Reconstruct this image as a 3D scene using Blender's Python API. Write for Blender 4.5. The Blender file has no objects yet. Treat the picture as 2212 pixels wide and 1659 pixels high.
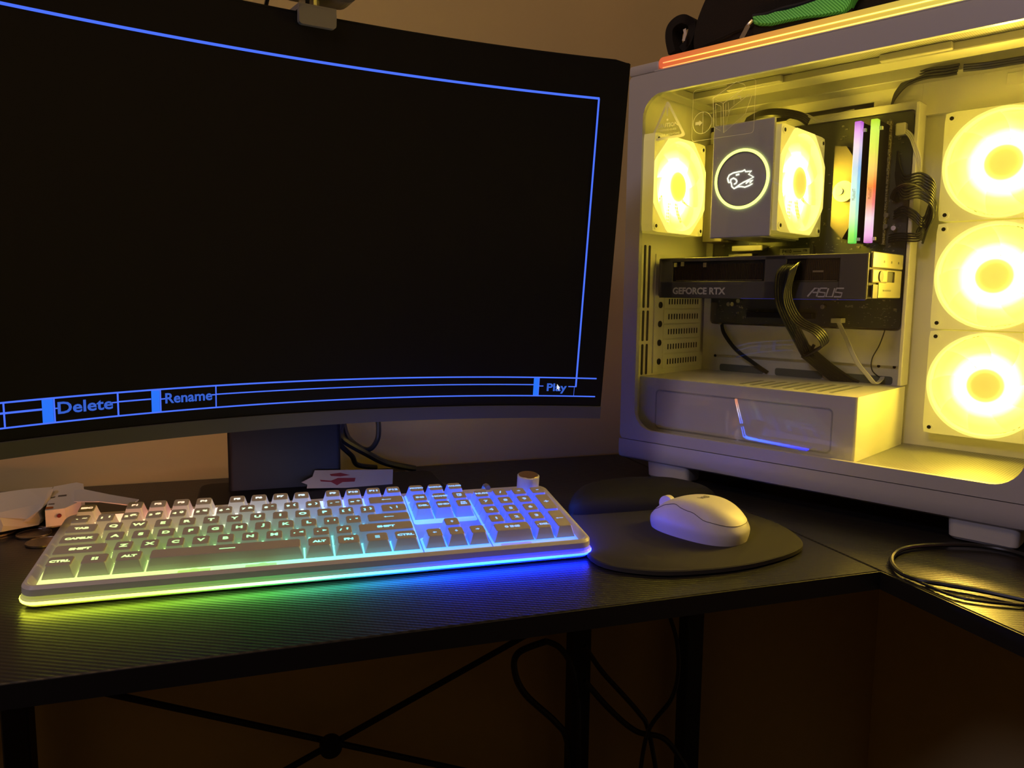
import bpy, bmesh, math, random
from mathutils import Vector, Matrix
random.seed(7)
C = bpy.context.scene.collection
R = math.radians
DZ = 0.75

# ------------------------------------------------------------ camera, world, lights, exposure
cam_d = bpy.data.cameras.new('camera')
cam_d.sensor_width = 36.0
cam_d.lens = 36.0 * 1660.83 / 2212.0
cam_d.clip_start = 0.01
cam = bpy.data.objects.new('camera', cam_d)
C.objects.link(cam)
_r, _u, _f = (Vector(v) for v in ([0.948828, -0.315614, 0.010653], [0.026492, 0.113167, 0.993223], [0.31468, 0.942115, -0.115737]))
m = Matrix((( _r[0], _u[0], -_f[0], 0), (_r[1], _u[1], -_f[1], 0), (_r[2], _u[2], -_f[2], DZ + 0.2304), (0, 0, 0, 1)))
cam.matrix_world = m
sc = bpy.context.scene
sc.camera = cam
sc.view_settings.view_transform = 'Standard'
sc.view_settings.look = 'None'
sc.view_settings.gamma = 1.0
sc.view_settings.exposure = 0.0
sc.view_settings.use_curve_mapping = False
try:
    sc.cycles.use_denoising = True
    sc.cycles.max_bounces = 6
    sc.cycles.use_adaptive_sampling = True
    sc.cycles.adaptive_threshold = 0.03
    sc.cycles.transparent_max_bounces = 16
    sc.cycles.sample_clamp_indirect = 12.0
    sc.cycles.caustics_reflective = False
    sc.cycles.caustics_refractive = False
except Exception:
    pass
w = bpy.data.worlds.new('world'); sc.world = w
w.use_nodes = True
w.node_tree.nodes['Background'].inputs[0].default_value = (1.0, 0.75, 0.5, 1)
w.node_tree.nodes['Background'].inputs[1].default_value = 0.002

def area(name, loc, target, size, power, col):
    l = bpy.data.lights.new(name, 'AREA'); l.shape = 'DISK'; l.size = size; l.energy = power; l.color = col
    o = bpy.data.objects.new(name, l); C.objects.link(o)
    o.location = loc
    o.rotation_euler = (Vector(target) - Vector(loc)).to_track_quat('-Z', 'Y').to_euler()
    return o
area('ceiling_lamp_light', (-0.35, 0.12, 2.3), (0.1, 0.8, 0.8), 0.45, 3.2, (1.0, 0.60, 0.26))
area('cool_fill_light', (-1.6, -0.6, 2.4), (0.5, 0.75, 0.9), 0.5, 8.0, (0.78, 0.70, 1.0))  # added cool fill lamp that brightens the glass side of the tower

# ------------------------------------------------------------ materials
def mat(name, col=(0.8, 0.8, 0.8), rough=0.5, metal=0.0, spec=0.5, emit=None, es=1.0):
    m = bpy.data.materials.new(name); m.use_nodes = True
    b = m.node_tree.nodes['Principled BSDF']
    b.inputs['Base Color'].default_value = (*col, 1)
    b.inputs['Roughness'].default_value = rough
    b.inputs['Metallic'].default_value = metal
    b.inputs['Specular IOR Level'].default_value = spec
    if emit:
        b.inputs['Emission Color'].default_value = (*emit, 1)
        b.inputs['Emission Strength'].default_value = es
    return m
def nd(m, t, **k):
    n = m.node_tree.nodes.new(t)
    for a, v in k.items(): setattr(n, a, v)
    return n
def lk(m, a, b): m.node_tree.links.new(a, b)
def bs(m): return m.node_tree.nodes['Principled BSDF']
def noise_bump(m, scale=200, strength=0.1, dist=0.001):
    tc = nd(m, 'ShaderNodeTexCoord'); n = nd(m, 'ShaderNodeTexNoise'); n.inputs['Scale'].default_value = scale
    b = nd(m, 'ShaderNodeBump'); b.inputs['Strength'].default_value = strength; b.inputs['Distance'].default_value = dist
    lk(m, tc.outputs['Object'], n.inputs['Vector']); lk(m, n.outputs['Fac'], b.inputs['Height']); lk(m, b.outputs['Normal'], bs(m).inputs['Normal'])
    return n
def noise_col(m, c1, c2, scale):
    tc = nd(m, 'ShaderNodeTexCoord'); n = nd(m, 'ShaderNodeTexNoise'); n.inputs['Scale'].default_value = scale
    r = nd(m, 'ShaderNodeValToRGB'); r.color_ramp.elements[0].position = .35; r.color_ramp.elements[1].position = .65
    r.color_ramp.elements[0].color = (*c1, 1); r.color_ramp.elements[1].color = (*c2, 1)
    lk(m, tc.outputs['Object'], n.inputs['Vector']); lk(m, n.outputs['Fac'], r.inputs['Fac']); lk(m, r.outputs['Color'], bs(m).inputs['Base Color'])
def ramp(m, stops):
    r = nd(m, 'ShaderNodeValToRGB'); e = r.color_ramp.elements
    while len(e) < len(stops): e.new(0.5)
    for k, (p, c) in enumerate(stops):
        e[k].position = p
    for k, (p, c) in enumerate(stops): e[k].color = (*c, 1)
    return r
def maprange(m, src, a, b):
    n = nd(m, 'ShaderNodeMapRange'); n.inputs[1].default_value = a; n.inputs[2].default_value = b
    lk(m, src, n.inputs[0]); return n.outputs[0]

M = {}
M['wall'] = mat('painted_wall', (0.76, 0.60, 0.27), 0.9); noise_bump(M['wall'], 90, 0.15, 0.002)
M['floor'] = mat('carpet_floor', (0.10, 0.06, 0.04), 0.95); noise_bump(M['floor'], 300, 0.6, 0.01)
M['ceiling'] = mat('ceiling_paint', (0.7, 0.66, 0.6), 0.9)
M['black'] = mat('black_plastic', (0.010, 0.010, 0.011), 0.55, spec=0.25); noise_bump(M['black'], 800, 0.05)
M['steel'] = mat('black_steel', (0.008, 0.008, 0.008), 0.5)
M['dark'] = mat('dark_plastic', (0.085, 0.082, 0.086), 0.45); noise_bump(M['dark'], 900, 0.05)
M['gap'] = mat('dark_gap', (0.004, 0.004, 0.004), 0.9)
M['white'] = mat('white_plastic', (0.72, 0.72, 0.74), 0.42); noise_bump(M['white'], 1500, 0.03, 0.0003)
M['casewhite'] = mat('white_case_paint', (0.62, 0.62, 0.65), 0.32)
M['inner'] = mat('white_steel_paint', (0.82, 0.80, 0.74), 0.45)
M['rubber'] = mat('rubber', (0.02, 0.02, 0.02), 0.8)
M['screen'] = mat('screen_panel', (0.010, 0.010, 0.011), 0.30, spec=0.4)
M['gfx'] = mat('screen_line_blue', (0, 0, 0), 0.5, emit=(0.07, 0.17, 1.0), es=1.0)
M['gfx2'] = mat('screen_block_blue', (0, 0, 0), 0.5, emit=(0.02, 0.18, 1.0), es=0.95)
M['gfxtext'] = mat('screen_text_blue', (0, 0, 0), 0.5, emit=(0.045, 0.15, 0.8), es=0.75)
M['cursor'] = mat('screen_cursor_white', (0, 0, 0), 0.5, emit=(1, 1, 1), es=0.9)
M['brass'] = mat('brass', (0.8, 0.6, 0.3), 0.3, 1.0)
M['metal'] = mat('brushed_metal', (0.6, 0.58, 0.52), 0.3, 1.0)
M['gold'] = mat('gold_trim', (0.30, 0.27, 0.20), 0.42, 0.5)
M['pcb'] = mat('circuit_board', (0.085, 0.090, 0.065), 0.4)
M['chip'] = mat('circuit_parts', (0.02, 0.02, 0.02), 0.4); noise_col(M['chip'], (0.02, 0.02, 0.02), (0.55, 0.50, 0.35), 700)
M['print'] = mat('board_print', (0.6, 0.6, 0.55), 0.6)
M['gputext'] = mat('silver_lettering', (0.62, 0.62, 0.62), 0.5)
M['wire'] = mat('wire_sleeve', (0.02, 0.02, 0.02), 0.35)
M['whitewire'] = mat('white_wire', (0.75, 0.73, 0.68), 0.5)
M['paper'] = mat('paper', (0.75, 0.72, 0.66), 0.8)
M['sticker'] = mat('white_glass_print', (0.9, 0.88, 0.8), 0.8)
_t = nd(M['sticker'], 'ShaderNodeBsdfTranslucent'); _t.inputs[0].default_value = (0.9, 0.88, 0.8, 1); _x = nd(M['sticker'], 'ShaderNodeMixShader'); _x.inputs[0].default_value = 0.35
lk(M['sticker'], bs(M['sticker']).outputs[0], _x.inputs[1]); lk(M['sticker'], _t.outputs[0], _x.inputs[2]); lk(M['sticker'], _x.outputs[0], M['sticker'].node_tree.nodes['Material Output'].inputs[0])
M['coin'] = mat('coin_metal', (0.35, 0.30, 0.25), 0.35, 1.0); noise_bump(M['coin'], 600, 0.4)
M['bag'] = mat('black_fabric', (0.012, 0.010, 0.009), 0.9); noise_bump(M['bag'], 700, 0.5)
M['navy'] = mat('navy_binding', (0.01, 0.014, 0.03), 0.6)
M['red'] = mat('red_ink', (0.20, 0.015, 0.012), 0.7)
M['orange'] = mat('orange_ink', (0.5, 0.14, 0.02), 0.7)
M['mousepad'] = mat('mouse_pad_cloth', (0.050, 0.048, 0.045), 0.9, spec=0.15); noise_bump(M['mousepad'], 2500, 0.3, 0.0004)
M['gel'] = mat('wrist_rest_cloth', (0.024, 0.024, 0.024), 0.7, spec=0.2); noise_bump(M['gel'], 2500, 0.3, 0.0004)
M['mouse'] = mat('white_mouse_plastic', (0.78, 0.76, 0.76), 0.28)
M['mousetop'] = mat('white_mouse_cover', (0.78, 0.75, 0.72), 0.45)
M['grey'] = mat('grey_plastic', (0.25, 0.24, 0.22), 0.5)

# green mesh fabric with diagonal ribs
g = M['green'] = mat('green_ribbed_fabric', (0.1, 0.5, 0.08), 0.7)
tc = nd(g, 'ShaderNodeTexCoord'); wv = nd(g, 'ShaderNodeTexWave'); wv.inputs['Scale'].default_value = 190; wv.bands_direction = 'DIAGONAL'
rp = ramp(g, [(0.25, (0.06, 0.52, 0.10)), (0.8, (0.22, 0.97, 0.32))])
lk(g, tc.outputs['Object'], wv.inputs['Vector']); lk(g, wv.outputs['Fac'], rp.inputs['Fac']); lk(g, rp.outputs['Color'], bs(g).inputs['Base Color'])

# carbon fibre laminate of the desk
d = M['desk'] = mat('carbon_fibre_laminate', (0.02, 0.02, 0.021), 0.34, spec=0.3)
tc = nd(d, 'ShaderNodeTexCoord'); mp = nd(d, 'ShaderNodeMapping'); mp.inputs['Rotation'].default_value = (0, 0, R(27))
wv = nd(d, 'ShaderNodeTexWave'); wv.bands_direction = 'Y'; wv.wave_profile = 'SIN'; wv.inputs['Scale'].default_value = 75.0
wv.inputs['Distortion'].default_value = 0.0
w2 = nd(d, 'ShaderNodeTexWave'); w2.bands_direction = 'X'; w2.inputs['Scale'].default_value = 110
ad = nd(d, 'ShaderNodeMath', operation='MULTIPLY_ADD'); ad.inputs[1].default_value = 0.35
bp_ = nd(d, 'ShaderNodeBump'); bp_.inputs['Strength'].default_value = 0.25; bp_.inputs['Distance'].default_value = 0.0003
rr = nd(d, 'ShaderNodeMapRange'); rr.inputs[3].default_value = 0.28; rr.inputs[4].default_value = 0.38
cr = ramp(d, [(0.2, (0.014, 0.014, 0.014)), (0.8, (0.028, 0.028, 0.028))])
lk(d, tc.outputs['Object'], mp.inputs['Vector']); lk(d, mp.outputs['Vector'], wv.inputs['Vector']); lk(d, tc.outputs['Object'], w2.inputs['Vector'])
lk(d, w2.outputs['Fac'], ad.inputs[0]); lk(d, wv.outputs['Fac'], ad.inputs[2]); lk(d, ad.outputs[0], bp_.inputs['Height'])
lk(d, bp_.outputs['Normal'], bs(d).inputs['Normal']); lk(d, wv.outputs['Fac'], rr.inputs[0]); lk(d, rr.outputs[0], bs(d).inputs['Roughness'])
lk(d, wv.outputs['Fac'], cr.inputs['Fac']); lk(d, cr.outputs['Color'], bs(d).inputs['Base Color'])

def perforated(name, base, hole, pitch, axes='XZ', radius=0.33):
    m = mat(name, base, 0.45)
    tc = nd(m, 'ShaderNodeTexCoord'); sp = nd(m, 'ShaderNodeSeparateXYZ'); lk(m, tc.outputs['Object'], sp.inputs[0])
    def cell(o, k):
        a = nd(m, 'ShaderNodeMath', operation='MULTIPLY'); a.inputs[1].default_value = 1.0 / pitch; lk(m, o, a.inputs[0])
        f = nd(m, 'ShaderNodeMath', operation='FRACT'); lk(m, a.outputs[0], f.inputs[0])
        s = nd(m, 'ShaderNodeMath', operation='SUBTRACT'); s.inputs[1].default_value = 0.5; lk(m, f.outputs[0], s.inputs[0])
        p = nd(m, 'ShaderNodeMath', operation='MULTIPLY'); lk(m, s.outputs[0], p.inputs[0]); lk(m, s.outputs[0], p.inputs[1])
        return p.outputs[0]
    x = cell(sp.outputs[axes[0]], 0); y = cell(sp.outputs[axes[1]], 1)
    s = nd(m, 'ShaderNodeMath', operation='ADD'); lk(m, x, s.inputs[0]); lk(m, y, s.inputs[1])
    g = nd(m, 'ShaderNodeMath', operation='LESS_THAN'); g.inputs[1].default_value = radius * radius; lk(m, s.outputs[0], g.inputs[0])
    mx = nd(m, 'ShaderNodeMix', data_type='RGBA'); mx.inputs[6].default_value = (*base, 1); mx.inputs[7].default_value = (*hole, 1)
    lk(m, g.outputs[0], mx.inputs[0]); lk(m, mx.outputs[2], bs(m).inputs['Base Color'])
    return m
M['perf_top'] = perforated('perforated_roof_steel', (0.32, 0.32, 0.28), (0.12, 0.12, 0.1), 0.0022, 'XY')
M['perf_floor'] = perforated('perforated_floor_steel', (0.32, 0.31, 0.27), (0.13, 0.13, 0.12), 0.0026, 'XY')
M['perf_fan'] = perforated('perforated_fan_grille', (0.75, 0.75, 0.72), (0.10, 0.10, 0.08), 0.0042, 'XZ', 0.36)

def gradient_emission(name, axis, a, b, stops, strength=1.0, base=(0.5, 0.5, 0.5), obj=None, rough=0.4):
    m = mat(name, base, rough)
    tc = nd(m, 'ShaderNodeTexCoord'); sp = nd(m, 'ShaderNodeSeparateXYZ')
    if obj: tc.object = obj
    lk(m, tc.outputs['Object'], sp.inputs[0])
    r = ramp(m, stops)
    lk(m, maprange(m, sp.outputs[axis], a, b), r.inputs['Fac'])
    lk(m, r.outputs['Color'], bs(m).inputs['Emission Color']); bs(m).inputs['Emission Strength'].default_value = strength
    return m
def radial_emission(name, stops, rmax, axes=('X', 'Z'), strength=1.0):
    m = mat(name, (0.6, 0.6, 0.55), 0.5)
    tc = nd(m, 'ShaderNodeTexCoord'); sp = nd(m, 'ShaderNodeSeparateXYZ'); cb = nd(m, 'ShaderNodeCombineXYZ')
    lk(m, tc.outputs['Object'], sp.inputs[0]); lk(m, sp.outputs[axes[0]], cb.inputs[0]); lk(m, sp.outputs[axes[1]], cb.inputs[1])
    ln = nd(m, 'ShaderNodeVectorMath', operation='LENGTH'); lk(m, cb.outputs[0], ln.inputs[0])
    r = ramp(m, stops); lk(m, maprange(m, ln.outputs['Value'], 0, rmax), r.inputs['Fac'])
    lk(m, r.outputs['Color'], bs(m).inputs['Emission Color']); bs(m).inputs['Emission Strength'].default_value = strength
    return m

# thin clear glass: mostly see-through, mirrors a little
gl = M['glass'] = bpy.data.materials.new('tempered_glass'); gl.use_nodes = True
nt = gl.node_tree; nt.nodes.remove(nt.nodes['Principled BSDF'])
tr = nt.nodes.new('ShaderNodeBsdfTransparent'); tr.inputs[0].default_value = (0.96, 0.965, 0.955, 1)
gs = nt.nodes.new('ShaderNodeBsdfGlossy'); gs.inputs['Roughness'].default_value = 0.02
gm = nt.nodes.new('ShaderNodeNewGeometry'); dt = nt.nodes.new('ShaderNodeVectorMath'); dt.operation = 'DOT_PRODUCT'
nt.links.new(gm.outputs['Incoming'], dt.inputs[0]); nt.links.new(gm.outputs['Normal'], dt.inputs[1])
def gmath(op, a, b=None):
    n = nt.nodes.new('ShaderNodeMath'); n.operation = op
    for k, v in enumerate((a, b)):
        if v is None: continue
        if isinstance(v, (int, float)): n.inputs[k].default_value = v
        else: nt.links.new(v, n.inputs[k])
    return n.outputs[0]
fr_ = gmath('ADD', gmath('MULTIPLY', gmath('POWER', gmath('SUBTRACT', 1.0, gmath('ABSOLUTE', dt.outputs['Value'])), 5.0), 0.95), 0.045)
mx = nt.nodes.new('ShaderNodeMixShader')
nt.links.new(fr_, mx.inputs[0]); nt.links.new(tr.outputs[0], mx.inputs[1]); nt.links.new(gs.outputs[0], mx.inputs[2])
nt.links.new(mx.outputs[0], nt.nodes['Material Output'].inputs[0])

# ------------------------------------------------------------ mesh helpers
class MB:
    """collects shapes; build() links them as ONE mesh object"""
    def __init__(s): s.bm = bmesh.new(); s.mi = 0
    def _mark(s, faces):
        for f in faces: f.material_index = s.mi
    def box(s, a, b, bevel=0, seg=2, M4=None):
        x0, y0, z0 = a; x1, y1, z1 = b
        vs = [s.bm.verts.new(v) for v in ((x0,y0,z0),(x1,y0,z0),(x1,y1,z0),(x0,y1,z0),(x0,y0,z1),(x1,y0,z1),(x1,y1,z1),(x0,y1,z1))]
        fs = [s.bm.faces.new([vs[i] for i in q]) for q in ((0,3,2,1),(4,5,6,7),(0,1,5,4),(1,2,6,5),(2,3,7,6),(3,0,4,7))]
        s._mark(fs)
        if bevel:
            r = bmesh.ops.bevel(s.bm, geom=list({e for f in fs for e in f.edges}), offset=bevel, segments=seg, affect='EDGES', profile=0.5)
            s._mark(r['faces']); vs = list({v for f in r['faces'] for v in f.verts} | {v for v in vs if v.is_valid})
        if M4: bmesh.ops.transform(s.bm, matrix=M4, verts=vs)
        return s
    def loft(s, rings, cap0=True, cap1=True, close=True):
        rv = [[s.bm.verts.new(p) for p in r] for r in rings]; n = len(rings[0]); fs = []
        for a, b in zip(rv, rv[1:]):
            for i in range(n if close else n - 1):
                j = (i + 1) % n
                fs.append(s.bm.faces.new((a[i], a[j], b[j], b[i])))
        if cap0: fs.append(s.bm.faces.new(rv[0][::-1]))
        if cap1: fs.append(s.bm.faces.new(rv[-1]))
        s._mark(fs); return s
    def prism(s, pts, lo, hi, f=lambda a, b, h: (a, b, h)):
        return s.loft([[f(x, y, lo) for x, y in pts], [f(x, y, hi) for x, y in pts]])
    def ring_prism(s, outer, inner, lo, hi, f=lambda a, b, h: (a, b, h)):
        o0, o1 = [[s.bm.verts.new(f(x, y, h)) for x, y in outer] for h in (lo, hi)]
        i0, i1 = [[s.bm.verts.new(f(x, y, h)) for x, y in inner] for h in (lo, hi)]
        n = len(outer); fs = []
        for i in range(n):
            j = (i + 1) % n
            fs += [s.bm.faces.new(q) for q in ((o0[i],o0[j],o1[j],o1[i]), (i0[j],i0[i],i1[i],i1[j]), (o1[i],o1[j],i1[j],i1[i]), (o0[j],o0[i],i0[i],i0[j]))]
        s._mark(fs); return s
    def tube(s, pts, r, n=8, smooth_n=0):
        P = [Vector(p) for p in pts]
        if smooth_n: P = spline(P, smooth_n)
        rings = []; up = Vector((0, 0, 1)); prev = None
        for i, p in enumerate(P):
            t = (P[min(i+1, len(P)-1)] - P[max(i-1, 0)]).normalized()
            if prev is None:
                a = t.cross(up if abs(t.z) < 0.9 else Vector((1, 0, 0))).normalized()
            else:
                a = (prev - t * prev.dot(t)).normalized()
            prev = a; b = t.cross(a)
            rings.append([tuple(p + (a * math.cos(2*math.pi*k/n) + b * math.sin(2*math.pi*k/n)) * r) for k in range(n)])
        return s.loft(rings)
    def cyl(s, c, r, h, axis='Z', n=32, r2=None):
        r2 = r if r2 is None else r2
        def pt(a, rr, hh):
            x, y = rr*math.cos(a), rr*math.sin(a)
            v = {'Z': (x, y, hh), 'Y': (x, hh, y), 'X': (hh, x, y)}[axis]
            return (c[0]+v[0], c[1]+v[1], c[2]+v[2])
        A = [2*math.pi*k/n for k in range(n)]
        return s.loft([[pt(a, r, 0) for a in A], [pt(a, r2, h) for a in A]])
    def ribbon(s, pts, width, thick, f):
        """flat stroke in a plane: pts 2d, f(a, b, h) -> 3d"""
        P = [Vector(p) for p in pts]; L = []; Rr = []
        for i, p in enumerate(P):
            t = P[min(i+1, len(P)-1)] - P[max(i-1, 0)]
            t = t.normalized() if t.length > 1e-9 else Vector((1, 0)); nrm = Vector((-t.y, t.x)) * width / 2
            L.append(p + nrm); Rr.append(p - nrm)
        rings = [[f(a.x, a.y, 0), f(b.x, b.y, 0), f(b.x, b.y, thick), f(a.x, a.y, thick)] for a, b in zip(L, Rr)]
        return s.loft(rings)
    def mesh(s, verts, faces):
        vs = [s.bm.verts.new(v) for v in verts]
        for f in faces:
            try: s._mark([s.bm.faces.new([vs[i] for i in f])])
            except ValueError: pass
        return s
    def build(s, name, mats, parent=None, smooth=False, M4=None, loc=None):
        if M4: bmesh.ops.transform(s.bm, matrix=M4, verts=s.bm.verts[:])
        if loc: bmesh.ops.translate(s.bm, vec=-Vector(loc), verts=s.bm.verts[:])
        bmesh.ops.recalc_face_normals(s.bm, faces=s.bm.faces[:])
        me = bpy.data.meshes.new(name); s.bm.to_mesh(me); s.bm.free()
        for mm in (mats if isinstance(mats, (list, tuple)) else [mats]): me.materials.append(mm)
        if smooth:
            me.polygons.foreach_set('use_smooth', [True] * len(me.polygons))
            try: me.set_sharp_from_angle(angle=R(35))
            except Exception: pass
        o = bpy.data.objects.new(name, me); C.objects.link(o)
        if parent: o.parent = parent
        if loc: o.location = loc
        return o

def spline(P, n):
    P = [Vector(p) for p in P]; out = []
    for i in range(len(P) - 1):
        p0, p1, p2, p3 = P[max(i-1, 0)], P[i], P[i+1], P[min(i+2, len(P)-1)]
        for k in range(n):
            t = k / n
            out.append(0.5 * ((2*p1) + (p2-p0)*t + (2*p0-5*p1+4*p2-p3)*t*t + (3*p1-p0-3*p2+p3)*t**3))
    out.append(P[-1]); return out
def rrect(x0, y0, x1, y1, r, n=6):
    r = max(r, 1e-5); out = []
    for cx, cy, a0 in ((x1-r, y1-r, 0), (x0+r, y1-r, 90), (x0+r, y0+r, 180), (x1-r, y0+r, 270)):
        for k in range(n + 1):
            a = R(a0 + 90*k/n); out.append((cx + r*math.cos(a), cy + r*math.sin(a)))
    return out
def smooth_closed(P, n=6):
    P = [Vector(p) for p in P]; out = []; N = len(P)
    for i in range(N):
        p0, p1, p2, p3 = P[i-1], P[i], P[(i+1) % N], P[(i+2) % N]
        for k in range(n):
            t = k / n
            out.append(tuple(0.5 * ((2*p1) + (p2-p0)*t + (2*p0-5*p1+4*p2-p3)*t*t + (3*p1-p0-3*p2+p3)*t**3)))
    return out
def tag(o, label=None, cat=None, group=None, kind=None):
    if label: o['label'] = label
    if cat: o['category'] = cat
    if group: o['group'] = group
    if kind: o['kind'] = kind
    return o
def empty(name, loc, rz=0.0):
    o = bpy.data.objects.new(name, None); C.objects.link(o); o.location = loc; o.rotation_euler = (0, 0, rz); o.empty_display_size = 0.02
    return o
_tcache = {}
def text_geo(t, size, xs=1.0, shear=0.0, offset=0.0):
    """filled outline of a word, centred: (verts2d, faces)"""
    k = (t, size, xs, shear, offset)
    if k in _tcache: return _tcache[k]
    cu = bpy.data.curves.new('lettering', 'FONT'); cu.body = t; cu.size = size; cu.resolution_u = 3; cu.shear = shear; cu.offset = offset
    cu.align_x = 'CENTER'; cu.align_y = 'CENTER'
    o = bpy.data.objects.new('lettering', cu); C.objects.link(o)
    dg = bpy.context.evaluated_depsgraph_get(); me = o.evaluated_get(dg).to_mesh()
    v = [(p.co.x * xs, p.co.y) for p in me.vertices]; f = [tuple(p.vertices) for p in me.polygons]
    o.evaluated_get(dg).to_mesh_clear(); bpy.data.objects.remove(o); bpy.data.curves.remove(cu)
    if v:
        cx = (min(a[0] for a in v) + max(a[0] for a in v)) / 2; cy = (min(a[1] for a in v) + max(a[1] for a in v)) / 2
        v = [(a - cx, b - cy) for a, b in v]
    _tcache[k] = (v, f); return v, f
def add_text(mb, t, size, f, xs=1.0, shear=0.0, offset=0.0):
    v, fa = text_geo(t, size, xs, shear, offset)
    mb.mesh([f(a, b) for a, b in v], fa)

# ------------------------------------------------------------ the room
def struct(name, a, b, m):
    o = MB().box(a, b).build(name, m); o['kind'] = 'structure'; return o
struct('floor', (-1.9, -1.9, -0.05), (1.06, 1.06, 0.0), M['floor'])
struct('wall_back', (-1.9, 1.006, 0.0), (1.06, 1.06, 2.5), M['wall'])
struct('wall_right', (1.006, -1.9, 0.0), (1.06, 1.006, 2.5), M['wall'])
struct('wall_left', (-1.95, -1.9, 0.0), (-1.9, 1.06, 2.5), M['wall'])
struct('ceiling', (-1.9, -1.9, 2.5), (1.06, 1.06, 2.55), M['ceiling'])

# ------------------------------------------------------------ the desk
desk = empty('corner_desk', (0.4, 0.75, 0.0))
tag(desk, 'black carbon-fibre look L-shaped corner desk on steel legs', 'desk')
def dobj(mb, name, m, **k):
    o = mb.build(name, m, None, **k); o.parent = desk; o.location = Vector(o.location) - desk.location; return o
T = 0.016
dobj(MB().box((-0.55, 0.5, DZ - T), (0.4992, 1.0, DZ), 0.0012, 1), 'desktop', M['desk'])
dobj(MB().box((-0.55, 0.4990, DZ - T), (0.4992, 0.5002, DZ - 0.0006)), 'edge_band', M['steel'])
dobj(MB().box((0.4992, -0.1, DZ - T), (0.5004, 0.4990, DZ - 0.0006)), 'edge_band', M['steel'])
dobj(MB().box((0.5002, -0.1, DZ - T), (1.0, 1.0, DZ), 0.0012, 1), 'desktop', M['desk'])
for x in (-0.545, -0.285, 0.415, 0.60):
    dobj(MB().box((x, 0.955, 0.01), (x + 0.028, 0.983, DZ - T - 0.001), 0.002, 1), 'leg', M['steel'])
dobj(MB().box((0.60, -0.06, 0.01), (0.628, -0.032, DZ - T - 0.001), 0.002, 1), 'leg', M['steel'])
dobj(MB().box((0.96, -0.06, 0.01), (0.988, -0.032, DZ - T - 0.001), 0.002, 1), 'leg', M['steel'])
dobj(MB().box((-0.545, 0.955, DZ - T - 0.026), (0.97, 0.983, DZ - T - 0.001)), 'frame_rail', M['steel'])
for (xa, za), (xb, zb) in ((((-0.272), DZ - 0.205), (0.428, DZ - 0.50)), ((0.428, DZ - 0.205), (-0.272, DZ - 0.50))):
    yy = 0.969 if xa < 0 else 0.961
    dobj(MB().tube([(xa, yy, za), (xb, yy, zb)], 0.0042, 8), 'brace', M['steel'])
dobj(MB().cyl((0.078, 0.952, DZ - 0.3525), 0.014, 0.012, 'Y'), 'brace_hub', M['steel'])

def cable(name, pts, r, label, m='wire', group=None, cat='cable'):
    o = MB().tube(pts, r, 8, 8).build(name, M[m], smooth=True); tag(o, label, cat, group); return o
cable('hanging_cable', [(0.3637,0.9300,0.5129), (0.3239,0.9300,0.5021), (0.3189,0.9300,0.4767), (0.3346,0.9300,0.4412), (0.3794,0.9300,0.3934), (0.3973,0.9300,0.3628), (0.4058,0.9300,0.2918)], 0.0045, 'black cable hanging in a loop below the desk beside the left inner leg')
cable('hanging_cable', [(0.3597,0.9200,0.5180), (0.3801,0.9200,0.5053), (0.3977,0.9200,0.4763), (0.4054,0.9200,0.4350), (0.4098,0.9200,0.3936), (0.4123,0.9200,0.2831)], 0.004, 'black cable running straight down along the desk leg under the keyboard')
cable('hanging_cable', [(0.4111,0.9100,0.5088), (0.4383,0.9100,0.4684), (0.4711,0.9100,0.4295), (0.4972,0.9100,0.3978), (0.5128,0.9100,0.3708), (0.5303,0.9100,0.2935)], 0.0035, 'upper black cable slanting between the two desk legs')
cable('hanging_cable', [(0.4077,0.9000,0.4648), (0.4489,0.9000,0.4148), (0.4891,0.9000,0.3773), (0.5373,0.9000,0.3547), (0.5855,0.9000,0.2816)], 0.004, 'lower black cable slanting between the two desk legs')
cable('hanging_cable', [(0.5302,0.8900,0.5412), (0.5417,0.8900,0.5063), (0.5457,0.8900,0.4619), (0.5363,0.8900,0.4226), (0.5016,0.8900,0.3808), (0.4897,0.8900,0.3075)], 0.003, 'thin black cable curving beside the right inner desk leg')

# ------------------------------------------------------------ curved monitor
MX, MY, MZ, MYAW, MK, MTILT, MHW, MCH, MROLL = 0.04766, 0.75749, 0.10266, 0.18672, 1.10317, -0.09986, 0.31064, 0.01419, 0.0034
MH = 0.37; MR = 1 / MK
mon = empty('curved_monitor', (MX, MY + 0.06, DZ))
tag(mon, 'large black curved monitor showing thin blue menu lines', 'monitor')
def mp3(s, t, d=0.0):
    th = s * MK; xl = (MR - d) * math.sin(th); yl = -(MR - (MR - d) * math.cos(th))
    y2 = yl*math.cos(MTILT) + t*math.sin(MTILT); z2 = t*math.cos(MTILT) - yl*math.sin(MTILT)
    x2 = xl*math.cos(MROLL) + z2*math.sin(MROLL); z3 = -xl*math.sin(MROLL) + z2*math.cos(MROLL)
    c, sn = math.cos(MYAW), math.sin(MYAW)
    return (MX + c*x2 - sn*y2, MY + sn*x2 + c*y2, DZ + MZ + z3)
def mslab(mb, s0, s1, t0, t1, d0, d1, n=40):
    rings = []
    for k in range(n + 1):
        s = s0 + (s1 - s0) * k / n
        rings.append([mp3(s, t0, d0), mp3(s, t1, d0), mp3(s, t1, d1), mp3(s, t0, d1)])
    return mb.loft(rings)
def mobj(mb, name, m, parent=None, **k):
    o = mb.build(name, m, None, **k); o.parent = parent or mon
    base = mon.location if parent is None else Vector((0, 0, 0))
    if parent is None: o.location = Vector(o.location) - mon.location
    return o
shell = MB()
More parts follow.
